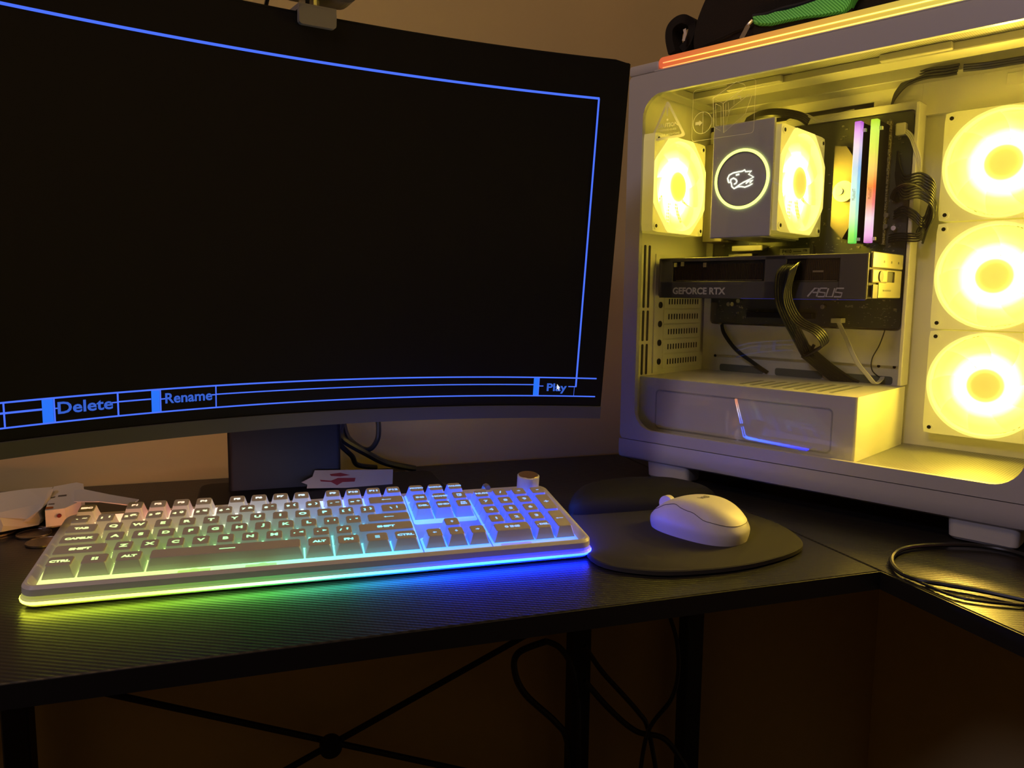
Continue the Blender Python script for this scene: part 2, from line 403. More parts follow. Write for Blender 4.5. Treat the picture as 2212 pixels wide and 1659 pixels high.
# rear shell with rounded outline
rings = []
for k in range(41):
    s = -MHW + 2*MHW*k/40
    e = min(1.0, min(k, 40-k) / 1.5 + 0.35) if k in (0, 40) else 1
    ins = 0.003 if k in (0, 40) else 0.0
    rings.append([mp3(s, 0 + ins, 0.0), mp3(s, MH - ins, 0.0), mp3(s, MH - ins, -0.009), mp3(s, MH - 0.03, -0.028), mp3(s, 0.03, -0.028), mp3(s, 0 + ins, -0.009)])
shell.loft(rings)
mobj(shell, 'housing', M['black'])
scr = mobj(mslab(MB(), -MHW + 0.002, MHW - 0.0015, MCH, MH - 0.0025, 0.0002, 0.0012), 'screen', M['screen'])
mobj(mslab(MB(), -MHW, MHW - 0.0002, 0.0, MCH - 0.0008, 0.0002, 0.0028), 'chin', M['dark'])
def sg(name, items, m):
    b = MB()
    for it in items: mslab(b, *it, 0.0013, 0.0016, max(2, int(abs(it[1]-it[0])/0.01)))
    return mobj(b, name, m, scr)
lw = 0.0011
sg('menu_outline', [(-0.305, 0.2809, 0.3302, 0.3302 + 2*lw), (0.2795, 0.2813, 0.0345, 0.3302 + lw),
    (-0.305, 0.303, 0.0436, 0.0450), (-0.305, -0.2214, 0.0352, 0.0368), (-0.2090, -0.1355, 0.0355, 0.0368) if False else (-0.1665, -0.1403, 0.0358, 0.0370),
    (-0.0863, 0.2330, 0.0358, 0.0369), (0.2390, 0.2440, 0.0345, 0.0354), (0.2720, 0.2809, 0.0343, 0.0353),
    (-0.305, 0.303, 0.0236, 0.0249), (-0.2475, -0.2463, 0.0236, 0.0450), (-0.1668, -0.1655, 0.0236, 0.0450), (-0.0869, -0.0859, 0.0236, 0.0450),
    (-0.2133, -0.2122, 0.0236, 0.0450), (-0.1332, -0.1322, 0.0236, 0.0450), (0.2786, 0.2789, 0.0236, 0.0345), (0.2386, 0.2393, 0.0236, 0.0450),
    (-0.2122, -0.2085, 0.0352, 0.0362), (-0.1716, -0.1665, 0.0356, 0.0366), (-0.1322, -0.1285, 0.0352, 0.0362), (-0.0915, -0.0863, 0.0356, 0.0366)], M['gfx'])
for it in ((-0.2213, -0.2135, 0.0240, 0.0448), (-0.1400, -0.1334, 0.0240, 0.0448), (0.2330, 0.2385, 0.0238, 0.0440)): sg('menu_block', [it], M['gfx2'])
for t, s, tt, size, xs in (('Delete', -0.1903, 0.0358, 0.0135, 1.12), ('Rename', -0.1094, 0.0360, 0.0125, 0.98), ('Play', 0.2590, 0.0325, 0.0115, 1.22)):
    tb = MB(); add_text(tb, t, size, lambda a, b: mp3(s + a, tt + b, 0.0019), xs, 0, 0.0003); mobj(tb, 'menu_text', M['gfxtext'], scr)
cu = MB(); cs, ct = (0.2590,0.0353)
cu.mesh([mp3(cs + a, ct + b, 0.0022) for a, b in ((0, 0.0022), (0, -0.0040), (0.0012, -0.0028), (0.0022, -0.0048), (0.0030, -0.0044), (0.0021, -0.0024), (0.0036, -0.0022))], [(0, 1, 2), (0, 2, 5), (2, 3, 4, 5), (0, 5, 6)])
mobj(cu, 'mouse_pointer', M['cursor'], scr)
# neck and base
nl, nr = (-0.0316,0.8570,0.8190), (0.0864,0.8570,0.8129)
mobj(MB().loft([[(a, b, z) for a, b in rrect(nl[0], 0.857, nr[0], 0.889, 0.005)] for z in (DZ + 0.017, DZ + 0.30)]), 'stand_neck', M['black'])
mobj(MB().box((nl[0] + 0.02, 0.79, DZ + 0.22), (nr[0] - 0.02, 0.87, DZ + 0.30), 0.004, 2), 'stand_hinge', M['black'])
mobj(MB().loft([[(MX + 0.015 + a, MY + b, z) for a, b in rrect(-0.125 + i, 0.010 + i, 0.135 - i, 0.142 - i, 0.012)] for z, i in ((DZ + 0.0005, 0.001), (DZ + 0.016, 0), (DZ + 0.0180, 0.002))]), 'stand_base', M['black'])
# cables behind the monitor
cable('monitor_cable', [(0.0917,0.9100,0.8329), (0.0893,0.9100,0.8165), (0.0923,0.9200,0.8006), (0.1068,0.9300,0.7837), (0.1152,0.9450,0.7691), (0.14, 0.955, DZ + 0.012)], 0.0032, 'black cable dropping straight behind the monitor neck, leftmost of three')
cable('monitor_cable', [(0.0954,0.9200,0.8312), (0.0919,0.9200,0.8146), (0.0972,0.9200,0.8049), (0.1235,0.9300,0.7868), (0.1512,0.9450,0.7692), (0.19, 0.96, DZ + 0.006)], 0.0042, 'thick black cable slanting right from monitor neck down to the desk')
cable('monitor_cable', [(0.0970,0.9300,0.8268), (0.1027,0.9300,0.8067), (0.1180,0.9300,0.7928), (0.1292,0.9300,0.7911), (0.1377,0.9300,0.8021), (0.1396,0.9300,0.8164), (0.1380,0.9300,0.8336)], 0.0032, 'black cable hanging in a loop below the monitor')

# webcam clipped on the monitor
cam_t = empty('webcam', mp3(-0.004, MH, 0))
tag(cam_t, 'dark grey webcam clipped on top edge of monitor', 'webcam')
def wobj(mb, name, m, **k):
    o = mb.build(name, m, None, **k); o.parent = cam_t; o.location = Vector(o.location) - cam_t.location; return o
s0, t0 = (-0.0150,0.3669); s1, t1 = (0.0177,0.3677)
b = MB(); b.loft([[mp3(s, t, d) for s, t in rrect(s0, MH - 0.011, s1, MH + 0.0035, 0.003, 3)] for d in (0.0016, 0.006, 0.008)])
mslab(b, s0, s1, MH + 0.0012, MH + 0.0058, -0.03, 0.007, 4)
wobj(b, 'clip', M['grey'])
wobj(MB().tube([mp3((s0+s1)/2 - 0.004, MH + 0.004, -0.008), mp3((s0+s1)/2 - 0.004, MH + 0.022, -0.008)], 0.009, 16), 'swivel', M['metal'])
b = MB(); b.loft([[mp3(s, t, d) for s, t in rrect(s0 - 0.012, MH + 0.0125, s1 + 0.020, MH + 0.040, 0.012, 6)] for d in (-0.022, -0.018, 0.004, 0.008)])
wobj(b, 'camera_body', M['dark'])
b = MB(); b.tube([mp3(s0 + 0.01, MH + 0.025, -0.02), mp3(s0 - 0.012, MH + 0.022, -0.018), mp3((-0.0358,0.3719)[0], MH + 0.010, -0.014), mp3((-0.0358,0.3697)[0], MH - 0.01, -0.032)], 0.0018, 6, 6)
wobj(b, 'cable', M['wire'])

# ------------------------------------------------------------ keyboard
K = 0.01905
KX, KY, KR, KT, G1, G2, GF, KZ = -0.15508, 0.69138, -0.03683, 0.14723, 0.185, 0.157, 0.182, 0.034
kb = empty('keyboard', (KX, KY, DZ), KR)
tag(kb, 'white full-size keyboard with rainbow backlight and a volume knob', 'keyboard')
KM = Matrix.Translation((0, 0, KZ)) @ Matrix.Rotation(KT, 4, 'X')
def kobj(mb, name, m, parent=None, **k):
    o = mb.build(name, m, None, **k); o.parent = parent or kb
    if parent is None: o.matrix_local = KM @ Matrix.Translation(o.location)
    return o
# light colours along the board (object space of the keyboard)
def kb_light(name, strength, white=0.0, base=(0.7, 0.7, 0.72), rough=0.4, sat=False, ramps=None):
    m = mat(name, base, rough)
    tc = nd(m, 'ShaderNodeTexCoord'); tc.object = kb
    sp = nd(m, 'ShaderNodeSeparateXYZ'); lk(m, tc.outputs['Object'], sp.inputs[0])
    fx = maprange(m, sp.outputs['X'], 0.0, 0.426)
    back = ramp(m, [(0.0, (1.0, 0.34, 0.08)), (0.16, (1.0, 0.28, 0.14)), (0.27, (0.9, 0.55, 0.45)), (0.42, (0.62, 0.62, 0.85)), (0.55, (0.25, 0.32, 1.0)), (0.68, (0.05, 0.15, 1.0)), (1.0, (0.02, 0.12, 1.0))])
    front = ramp(m, [(0.0, (0.72, 0.80, 0.06)), (0.20, (0.50, 0.95, 0.06)), (0.38, (0.25, 0.9, 0.28)), (0.52, (0.12, 0.8, 0.75)), (0.64, (0.03, 0.35, 1.0)), (0.75, (0.012, 0.15, 1.0)), (1.0, (0.008, 0.07, 1.0))])
    if sat: front = ramp(m, [(0.0, (0.24, 0.25, 0.012)), (0.20, (0.12, 0.25, 0.012)), (0.38, (0.04, 0.25, 0.035)), (0.52, (0.012, 0.16, 0.12)), (0.64, (0.005, 0.085, 0.42)), (0.75, (0.003, 0.045, 1.0)), (1.0, (0.002, 0.016, 1.0))])
    if ramps: front, back = ramp(m, ramps[0]), ramp(m, ramps[1])
    lk(m, fx, back.inputs['Fac']); lk(m, fx, front.inputs['Fac'])
    fy = maprange(m, sp.outputs['Y'], -0.01, 0.055)
    mx = nd(m, 'ShaderNodeMix', data_type='RGBA'); lk(m, fy, mx.inputs[0]); lk(m, front.outputs['Color'], mx.inputs[6]); lk(m, back.outputs['Color'], mx.inputs[7])
    wm = nd(m, 'ShaderNodeMix', data_type='RGBA'); wm.inputs[0].default_value = white; wm.inputs[7].default_value = (0.15, 1.0, 1.0, 1); lk(m, mx.outputs[2], wm.inputs[6])
    lk(m, wm.outputs[2], bs(m).inputs['Emission Color']); bs(m).inputs['Emission Strength'].default_value = strength
    return m
M['kb_well'] = kb_light('backlight_diffuser', 1.5, 0.14)
M['kb_strip'] = kb_light('edge_light_strip', 36.0, 0.0, sat=True)
M['kb_band'] = kb_light('edge_diffuser_band', 1.1, 0.0, sat=True)
M['kb_legend'] = kb_light('lit_legend', 1.5, 0.20, (0.8, 0.8, 0.8))
glowr = ([(0.0, (.26, .22, .05)), (0.2, (.15, .22, .06)), (0.4, (.11, .20, .12)), (0.55, (.08, .18, .22)), (0.66, (.04, .18, .80)), (0.75, (.02, .11, 1.4)), (1.0, (.02, .08, 1.3))],
         [(0.0, (.50, .24, .10)), (0.16, (.62, .22, .15)), (0.27, (.45, .33, .28)), (0.42, (.36, .36, .50)), (0.55, (.16, .22, 1.1)), (0.68, (.03, .13, 1.7)), (1.0, (.02, .10, 1.6))])
M['kb_skirt'] = kb_light('translucent_key_skirt', 0.6, 0.0, (0.42, 0.42, 0.44), 0.35, ramps=glowr)
M['kb_deck'] = kb_light('translucent_deck', 0.8, 0.0, (0.35, 0.35, 0.38), 0.35, ramps=glowr)
M['kb_top'] = mat('key_top', (0.50, 0.46, 0.42), 0.5)
M['kb_frame'] = mat('white_keyboard_case', (0.70, 0.69, 0.70), 0.35)
for n_ in ('kb_legend', 'kb_skirt'):
    try: M[n_].cycles.emission_sampling = 'NONE'
    except Exception: pass
W_ = (18 + G1 + G2 + 4) * K
X0, X1, Y0, Y1 = -0.010, W_ + 0.010, -0.081, 3 * K + 0.0045
def kring(i, z, r=0.012):
    out = []
    for x, y in rrect(X0 + i, Y0 + i, X1 - i, Y1 - i, max(r - i, 0.002), 6):
        k = min(1.0, max(0.0, (y - 0.01) / 0.04)); out.append((x, y, z if z < -0.0108 else z + (-0.0105 - z) * k))
    return out
kobj(MB().loft([kring(0.004, -0.0222), kring(0.0015, -0.0208), kring(0.0012, -0.0186)]), 'base_shell', M['kb_frame'])
kobj(MB().loft([kring(0.0006, -0.0188), kring(-0.0012, -0.0180), kring(-0.0014, -0.0168), kring(-0.0008, -0.0158)], cap0=False, cap1=False), 'light_strip', M['kb_strip'])
kobj(MB().loft([kring(-0.0008, -0.0158), kring(0.0004, -0.0145), kring(0.0008, -0.0120)], cap0=False, cap1=False), 'diffuser_band', M['kb_band'])
kobj(MB().loft([kring(0.0006, -0.0120), kring(0.0010, -0.0070), kring(0.0030, -0.0050), kring(0.0050, -0.0052), kring(0.0095, -0.0112)]), 'top_frame', M['kb_frame'], smooth=True)
kobj(MB().loft([kring(0.0100, -0.0113, 0.013), kring(0.0100, -0.0110, 0.013)]), 'deck', M['kb_deck'])
def ux(sec, x): return (x + (0, 15 + G1, 18 + G1 + G2)[sec]) * K
def uy(row): return -((row + (GF if row >= 1 else 0)) - 3) * K
wells = [(ux(0, -0.08), uy(6) - 0.0085, ux(0, 15.06), uy(0) - 0.001), (ux(1, -0.06), uy(3) - 0.0075, ux(1, 3.05), uy(0) - 0.001),
         (ux(1, -0.06), uy(6) - 0.0075, ux(1, 3.03), uy(5) + 0.003), (ux(1, 0.95), uy(5), ux(1, 2.05), uy(4) + 0.001), (ux(2, -0.06), uy(6) - 0.0075, ux(2, 4.1), uy(1) + 0.001)]
for i, (a, b_, c, d_) in enumerate(wells):
    z1 = -0.0107 + (0.0001 if i == 3 else 0)
    kobj(MB().loft([[(x, y, z) for x, y in rrect(a, b_, c, d_, 0.003, 4)] for z in (-0.0116, z1)]), 'backlight_well', M['kb_well'])
# stabiliser covers and screws in the plate
M['kb_clear'] = kb_light('clear_cover', 0.75, 0.0)
for xx, wd, dx in ((5.0, 1.25, 0.62), (7.6, 1.25, 0.70), (18 + G1 + G2 + 0.3, 1.45, None)):
    sb = MB().loft([[(x, yy, z) for x, yy in rrect(xx*K, uy(6) - 0.0062, (xx+wd)*K, uy(6) - 0.0018, 0.001, 3)] for z in (-0.0110, -0.0103)])
    if dx: sb.cyl(((xx + dx)*K, uy(6) - 0.0048, -0.0109), 0.0042, 0.0009, 'Z', 20)
    kobj(sb, 'stabiliser_cover', M['kb_clear'])
for x in (ux(0, 0.05), ux(0, 10.2), ux(0, 12.6), ux(1, 1.2), ux(2, 3.95)):
    kobj(MB().cyl((x, uy(6) - 0.0095, -0.0112), 0.0011, 0.0007, 'Z', 12), 'screw', M['dark'])
kobj(MB().cyl((ux(1, 1.4), uy(3) - 0.0085, -0.0112), 0.0011, 0.0007, 'Z', 12), 'screw', M['dark'])

capcache = {}
def cap_mesh(wu, hu, front=False):
    if (wu, hu, front) in capcache: return capcache[(wu, hu, front)]
    w2, h2 = wu*K/2 - 0.0006, hu*K/2 - 0.0006
    def rg(ix, iyf, iyb, z, r): return [(x, y, z) for x, y in rrect(-w2 + ix, -h2 + iyf, w2 - ix, h2 - iyb, r, 3)]
    b = MB(); b.mi = 1
    b.loft([rg(0, 0, 0, -0.0102, 0.0008), rg(0.0012, 0.0008, 0.0006, -0.006, 0.0014), rg(0.0026, 0.0024, 0.0014, -0.0006, 0.0018)], cap0=True, cap1=False)
    b.mi = 0
    b.loft([rg(0.0026, 0.0024, 0.0014, -0.0006, 0.0018), rg(0.0031, 0.0029, 0.0019, 0.0, 0.0018)], cap0=False, cap1=True)
    if front:      # nearest row: front face takes the top colour to look unlit
        for f in b.bm.faces:
            f.normal_update(); c = f.calc_center_median()
            if abs(f.normal.y) > 0.75 and c.y < -h2 * 0.7: f.material_index = 0
    bmesh.ops.recalc_face_normals(b.bm, faces=b.bm.faces[:]); bmesh.ops.remove_doubles(b.bm, verts=b.bm.verts[:], dist=1e-6)
    me = bpy.data.meshes.new('key'); b.bm.to_mesh(me); b.bm.free()
    me.materials.append(M['kb_top']); me.materials.append(M['kb_skirt'])
    capcache[(wu, hu, front)] = me; return me
def key(name, sec, x, row, wu=1.0, hu=1.0, leg=None, size=0.0052, legs2=None, label=None):
    me = cap_mesh(wu, hu, row + hu >= 5.9 and sec != 9)
    o = bpy.data.objects.new(name, me); C.objects.link(o); o.parent = kb
    y = uy(row) - K/2*hu
    o.matrix_local = KM @ Matrix.Translation((ux(sec, x) + wu*K/2, y, 0))
    if label: o['label'] = label
    b = MB(); got = False
    if leg:
        for t, dx, dy, s, xs in leg if isinstance(leg, list) else [(leg, 0, 0, size, 1.25)]:
            add_text(b, t, s, lambda a, c: (a + dx, c + dy, 0.00012), xs, 0, 0.0003); got = True
    if legs2: legs2(b); got = True
    if got:
        l = b.build('legend', M['kb_legend']); l.parent = o
    else: b.bm.free()
    return o
def fl(pts): return lambda b: b.mesh([(x, y, 0.00012) for x, y in pts[0]], pts[1])
def arrow(dx, dy, L=0.0035, s=0.0016):
    d = Vector((dx, dy)); n = Vector((-dy, dx))
    P = [d*L/2, d*L*0.0 + n*s, d*L*0.0 + n*s*0.4, -d*L/2 + n*s*0.4, -d*L/2 - n*s*0.4, -n*s*0.4, -n*s]
    return ([tuple(p) for p in P], [(0, 1, 2, 5, 6), (2, 3, 4, 5)])
def leftarrow(b, L=0.009):
    b.mesh([(x, y, 0.00012) for x, y in ((-L/2, 0), (-L/2 + 0.002, 0.0013), (-L/2 + 0.002, 0.0004), (L/2, 0.0004), (L/2, -0.0004), (-L/2 + 0.002, -0.0004), (-L/2 + 0.002, -0.0013))], [(0, 1, 2, 5, 6), (2, 3, 4, 5)])
# function row
key('function_key', 0, 0, 0, leg='ESC', size=0.0044)
for i in range(12):
    x = (2, 3, 4, 5, 6.5, 7.5, 8.5, 9.5, 11, 12, 13, 14)[i]
    key('function_key', 0, x, 0, leg='F%d' % (i + 1), size=0.0048)
pair = lambda a, c: [(a, -0.0028, -0.0006, 0.0046, 1.2), (c, 0.0028, 0.0008, 0.0046, 1.2)]
for i, (a, c) in enumerate(zip('`1234567890-=', '~!@#$%^&*()_+')):
    key('key', 0, i, 1, leg=pair(a, c))
key('backspace_key', 0, 13, 1, 2, legs2=leftarrow)
key('modifier_key', 0, 0, 2, 1.5, leg='TAB', size=0.0045)
for i, c in enumerate('QWERTYUIOP'): key('key', 0, 1.5 + i, 2, leg=c, size=0.0064)
key('key', 0, 11.5, 2, leg=pair('[', '{')); key('key', 0, 12.5, 2, leg=pair(']', '}')); key('key', 0, 13.5, 2, 1.5, leg=pair('\\', '|'))
key('modifier_key', 0, 0, 3, 1.75, leg='CAPSLK', size=0.0045)
for i, c in enumerate('ASDFGHJKL'): key('key', 0, 1.75 + i, 3, leg=c, size=0.0064)
key('key', 0, 10.75, 3, leg=pair(';', ':')); key('key', 0, 11.75, 3, leg=pair("'", '"'))
key('enter_key', 0, 12.75, 3, 2.25, legs2=leftarrow)
key('modifier_key', 0, 0, 4, 2.25, leg='SHIFT', size=0.0048)
for i, c in enumerate('ZXCVBNM'): key('key', 0, 2.25 + i, 4, leg=c, size=0.0064)
for i, (a, c) in enumerate(((',', '<'), ('.', '>'), ('/', '?'))): key('key', 0, 9.25 + i, 4, leg=pair(a, c))
key('modifier_key', 0, 12.25, 4, 2.75, leg='SHIFT', size=0.0048)
key('modifier_key', 0, 0, 5, 1.25, leg='CTRL', size=0.0046)
def win(b):
    for x in (-0.0022, 0.0003):
        for y in (-0.0022, 0.0003): b.mesh([(x, y, .00012), (x+.0019, y, .00012), (x+.0019, y+.0019, .00012), (x, y+.0019, .00012)], [(0, 1, 2, 3)])
key('modifier_key', 0, 1.25, 5, 1.25, legs2=win)
key('modifier_key', 0, 2.5, 5, 1.25, leg='ALT', size=0.0046)
key('space_bar', 0, 3.75, 5, 6.25, legs2=lambda b: b.mesh([(-0.006, -0.0006, .00012), (0.006, -0.0006, .00012), (0.006, 0.0006, .00012), (-0.006, 0.0006, .00012)], [(0, 1, 2, 3)]))
key('modifier_key', 0, 10, 5, 1.25, leg='ALT', size=0.0046)
key('modifier_key', 0, 11.25, 5, 1.25, leg='FN', size=0.005)
def menu(b):
    for y in (-0.0018, 0, 0.0018): b.mesh([(-0.002, y-.0004, .00012), (0.002, y-.0004, .00012), (0.002, y+.0004, .00012), (-0.002, y+.0004, .00012)], [(0, 1, 2, 3)])
key('modifier_key', 0, 12.5, 5, 1.25, legs2=menu)
key('modifier_key', 0, 13.75, 5, 1.25, leg='CTRL', size=0.0046)
two = lambda a, c: [(a, 0, 0.0016, 0.0034, 1.1), (c, 0, -0.0018, 0.0034, 1.1)]
for i, t in enumerate(('PRTSC', 'SCRLK', 'PAUSE')): key('navigation_key', 1, i, 0, leg=t, size=0.0036)
for i, t in enumerate(('INS', 'HOME', two('PG', 'UP'))): key('navigation_key', 1, i, 1, leg=t, size=0.0042)
for i, t in enumerate(('DEL', 'END', two('PG', 'DN'))): key('navigation_key', 1, i, 2, leg=t, size=0.0042)
for x, r_, dd in ((1, 4, (0, 1)), (0, 5, (-1, 0)), (1, 5, (0, -1)), (2, 5, (1, 0))):
    key('arrow_key', 1, x, r_, legs2=fl(arrow(*dd)))
for i, t in enumerate(('NUM', '/', '*', '-')): key('numpad_key', 2, i, 1, leg=t, size=0.0044 if i == 0 else 0.006)
for r_, row_ in enumerate(('789', '456', '123')):
    for i, t in enumerate(row_): key('numpad_key', 2, i, 2 + r_, leg=t, size=0.0058)
key('numpad_key', 2, 3, 2, 1, 2 + 0, leg='+', size=0.007)
key('numpad_key', 2, 0, 5, 2, leg='0 INS', size=0.0048)
key('numpad_key', 2, 2, 5, leg='. DEL', size=0.0040)
key('enter_key', 2, 3, 4, 1, 2, legs2=lambda b: leftarrow(b, 0.007))
# knob, indicator buttons
kx_, ky_ = ux(2, 3.36), uy(0) - 0.010
kn = kobj(MB().loft([[(kx_ + r_*math.cos(2*math.pi*k/40), ky_ + r_*math.sin(2*math.pi*k/40), z) for k in range(40)] for r_, z in ((0.0112, -0.011), (0.0112, 0.0065), (0.0104, 0.0073))]), 'volume_knob', M['white'], smooth=True)
kc = MB().loft([[(kx_ + r_*math.cos(2*math.pi*k/40), ky_ + r_*math.sin(2*math.pi*k/40), z) for k in range(40)] for r_, z in ((0.0100, 0.0073), (0.0098, 0.0077))]).build('knob_cap', M['brass'])
kc.parent = kn; tag(kn, 'round knob with brushed metal cap')
for x in (0.15, 1.45, 2.35): kobj(MB().cyl((ux(2, x) + 0.004, uy(1) + 0.006, -0.011), 0.0036, 0.0048, 'Z', 20, 0.0032), 'media_button', M['white'])
for x in (0.10, 0.36): kobj(MB().box((X0 + 0.03 + x, Y1 - 0.03, -0.0345), (X0 + 0.055 + x, Y1 - 0.022, -0.0234)), 'tilt_foot', M['white'])
kb_c = MB().tube([(ux(2, 1.3), Y1 - 0.004, 0.034), (ux(2, 1.3), Y1 + 0.008, 0.033), (ux(2, 1.25), Y1 + 0.03, 0.018), (ux(2, 0.9), Y1 + 0.075, 0.006), (ux(2, 0.2), Y1 + 0.13, 0.006), (ux(1, 2.2), Y1 + 0.185, 0.0055), (ux(1, 1.6), Y1 + 0.215, 0.0045)], 0.0026, 8, 8).build('cable', M['grey'], smooth=True)
kb_c.parent = kb

# ------------------------------------------------------------ mouse pad and mouse
pad = empty('mouse_pad', (0.39, 0.66, DZ)); tag(pad, 'dark grey mouse pad with raised wrist rest under the white mouse', 'mouse pad')
PO = [(0.281, 0.640), (0.2714, 0.578), (0.302, 0.545), (0.346, 0.5335), (0.40, 0.535), (0.455, 0.552), (0.479, 0.575), (0.4905, 0.615), (0.487, 0.66), (0.478, 0.70), (0.484, 0.74), (0.470, 0.790), (0.41, 0.806), (0.345, 0.790), (0.313, 0.74), (0.298, 0.69)]
po = smooth_closed(PO, 5)
def inset(P, k, c=(0.39, 0.66)): return [(c[0] + (x - c[0]) * k, c[1] + (y - c[1]) * k) for x, y in P]
b = MB().loft([[(x - 0.39, y - 0.66, z) for x, y in inset(po, k)] for k, z in ((0.985, 0.0006), (1.0, 0.0015), (1.0, 0.0048), (0.992, 0.0056))])
o = b.build('mat', M['mousepad'], pad, smooth=True)
WO = smooth_closed([(0.306, 0.712), (0.350, 0.706), (0.40, 0.704), (0.45, 0.706), (0.478, 0.714), (0.482, 0.745), (0.464, 0.780), (0.41, 0.795), (0.35, 0.783), (0.318, 0.748)], 5)
b = MB().loft([[(x - 0.39, y - 0.66, z) for x, y in inset(WO, k, (0.395, 0.748))] for k, z in ((1.0, 0.0050), (1.0, 0.009), (0.97, 0.0145), (0.90, 0.0190), (0.78, 0.0215), (0.5, 0.0225), (0.1, 0.0228))])
b.build('wrist_rest', M['gel'], pad, smooth=True)

mouse = empty('computer_mouse', (0.397, 0.623, DZ + 0.0057), R(27)); tag(mouse, 'small white wireless computer mouse lying on the dark mouse pad', 'computer mouse')
def mh(y):      # crown height along the length, nose at y = +0.051
    t = (0.051 - y) / 0.102
    return 0.0355 * (1 - 0.52 * ((0.6 - t) / 0.6) ** 2 if t < 0.6 else 1 - 0.30 * ((t - 0.6) / 0.4) ** 2)
def mseam(ph):  # angle where the cover meets the side wall, going round the outline
    t = (1 - math.sin(ph)) / 2
    pts = [(0, 36), (0.08, 44), (0.22, 56), (0.36, 58), (0.55, 44), (0.72, 33), (0.9, 33), (1.01, 34)]
    for (a, u), (c, v) in zip(pts, pts[1:]):
        if a <= t <= c: k = (t - a) / (c - a); k = k*k*(3-2*k); return R(u + (v - u) * k)
    return R(34)
def mpt(ph, th, g=0.0):
    c, s_ = math.cos(ph), math.sin(ph); e = 2 / 2.5
    ox = 0.0305 * math.copysign(abs(c) ** e, c); oy = 0.051 * math.copysign(abs(s_) ** e, s_)
    ox *= 1.0 - 0.10 * (oy / 0.051)
    k = max(0.0, math.cos(th)) ** 0.52
    y = oy * k; z = (mh(y) + g) * math.sin(th) ** 0.78
    k2 = k * (1 - 0.07 * max(0, 1 - z / 0.011))
    return (ox * k2 * (1 + g * 20), oy * k2 * (1 + g * 20), z)
PH = [2*math.pi*k/96 for k in range(96)]
b = MB(); b.loft([[mpt(p, mseam(p) * k / 10) for p in PH] for k in range(11)], True, False)
bd = b.build('body', M['mouse'], mouse, smooth=True)
b = MB(); b.loft([[mpt(p, mseam(p) + (R(89.9) - mseam(p)) * k / 14, 0.0002) for p in PH] for k in range(15)], False, True)
cv = b.build('cover', M['mousetop'], mouse, smooth=True)
b = MB(); b.tube([mpt(p, mseam(p), 0.0001) for p in PH + PH[:1]], 0.00035, 5)
b.build('seam_line', M['dark'], mouse)
MB().cyl((-0.0030, 0.034, 0.0215), 0.0080, 0.006, 'X', 24).build('scroll_wheel', M['mouse'], mouse, smooth=True)
b = MB()
def onm(a, c):
    y = c - 0.006
    return (a, y, mh(y) * (1 - (a / 0.0305) ** 4 * 0.5) * (1 - (y / 0.051) ** 4 * 0.45) + 0.0004)
add_text(b, 'logi', 0.009, onm, 1.0, 0, 0.0002)
l = b.build('logo', M['grey'], cv)

# ------------------------------------------------------------ the computer tower
CY = R(-62.5)
tower = empty('computer_tower', (0.476, 0.831, DZ), CY)
tag(tower, 'large white computer tower with glass side and glowing yellow fans', 'computer tower')
def cw(u, v, w_): return tower.matrix_world @ Vector((u, v, w_))
vw = lambda a, b_, h: (a, h, b_)          # draw in the side plane (u, w), extrude along v
def part(mb, name, m, parent=None, label=None, **k):
    o = mb.build(name, M[m] if isinstance(m, str) else ([M[x] for x in m] if isinstance(m, list) else m), parent or tower, **k)
    if label: o['label'] = label
    return o
U0, U1, W0, W1, VD = -0.067, 0.405, 0.021, 0.511, 0.222
GU0, GU1, GW0, GW1 = -0.0445, 0.3785, 0.0615, 0.472
# side panel frame round the glass
NO = 8
outer = rrect(U0 + 0.001, 0.0475, U1, 0.497, 0.006, NO); inner = rrect(GU0, GW0, GU1, GW1, 0.027, NO)
part(MB().ring_prism(outer, inner, 0.0, 0.006, vw), 'side_frame', 'casewhite', smooth=False)
part(MB().prism(rrect(GU0 - 0.004, GW0 - 0.004, GU1 + 0.004, GW1 + 0.004, 0.029, NO), 0.0062, 0.0092, vw), 'glass_panel', 'glass')
# lower band with rounded belly
prof = [(0.0, 0.0466), (-0.0006, 0.038), (-0.0004, 0.029), (0.0015, 0.0238), (0.006, 0.0213), (0.04, 0.021), (VD - 0.04, 0.021), (VD - 0.005, 0.026), (VD, 0.034), (VD, 0.0466)]
def belt(u, s): return [(u, 0.111 + (v - 0.111) * s, w_ if s == 1 else max(w_, 0.026)) for v, w_ in prof]
part(MB().loft([belt(U0 + 0.004, 0.95), belt(U0 + 0.001, 0.985), belt(U0 + 0.0, 1), belt(U1 - 0.004, 1), belt(U1, 0.98)]), 'bottom_skirt', 'casewhite', smooth=True)
# roof: body with groove that holds the light strip
part(MB().box((U0, 0.008, 0.4975), (U1, VD, W1), 0.0035, 3).box((U0, 0.0, 0.4975), (-0.024, 0.02, W1 - 0.001), 0.003, 2).box((-0.03, 0.0, 0.4972), (U1, 0.012, 0.4992), 0.0004, 1), 'top_cover', 'casewhite', smooth=True)
lstops = [(0.0, (1.0, 0.13, 0.04)), (0.12, (1.0, 0.22, 0.04)), (0.35, (1.0, 0.42, 0.05)), (0.6, (1.0, 0.68, 0.07)), (0.9, (0.9, 0.9, 0.12)), (1.0, (0.8, 1.0, 0.15))]
M['top_light'] = gradient_emission('rainbow_edge_light', 'X', -0.03, 0.40, lstops, 0.65)
M['top_line'] = gradient_emission('rainbow_edge_light_line', 'X', -0.03, 0.40, [(0.0, (1.6, 0.32, 0.10)), (0.12, (3.2, 0.85, 0.14)), (0.35, (5.5, 2.3, 0.22)), (0.7, (5.5, 3.6, 0.3)), (1.0, (4.5, 4.5, 0.6))], 1.0)
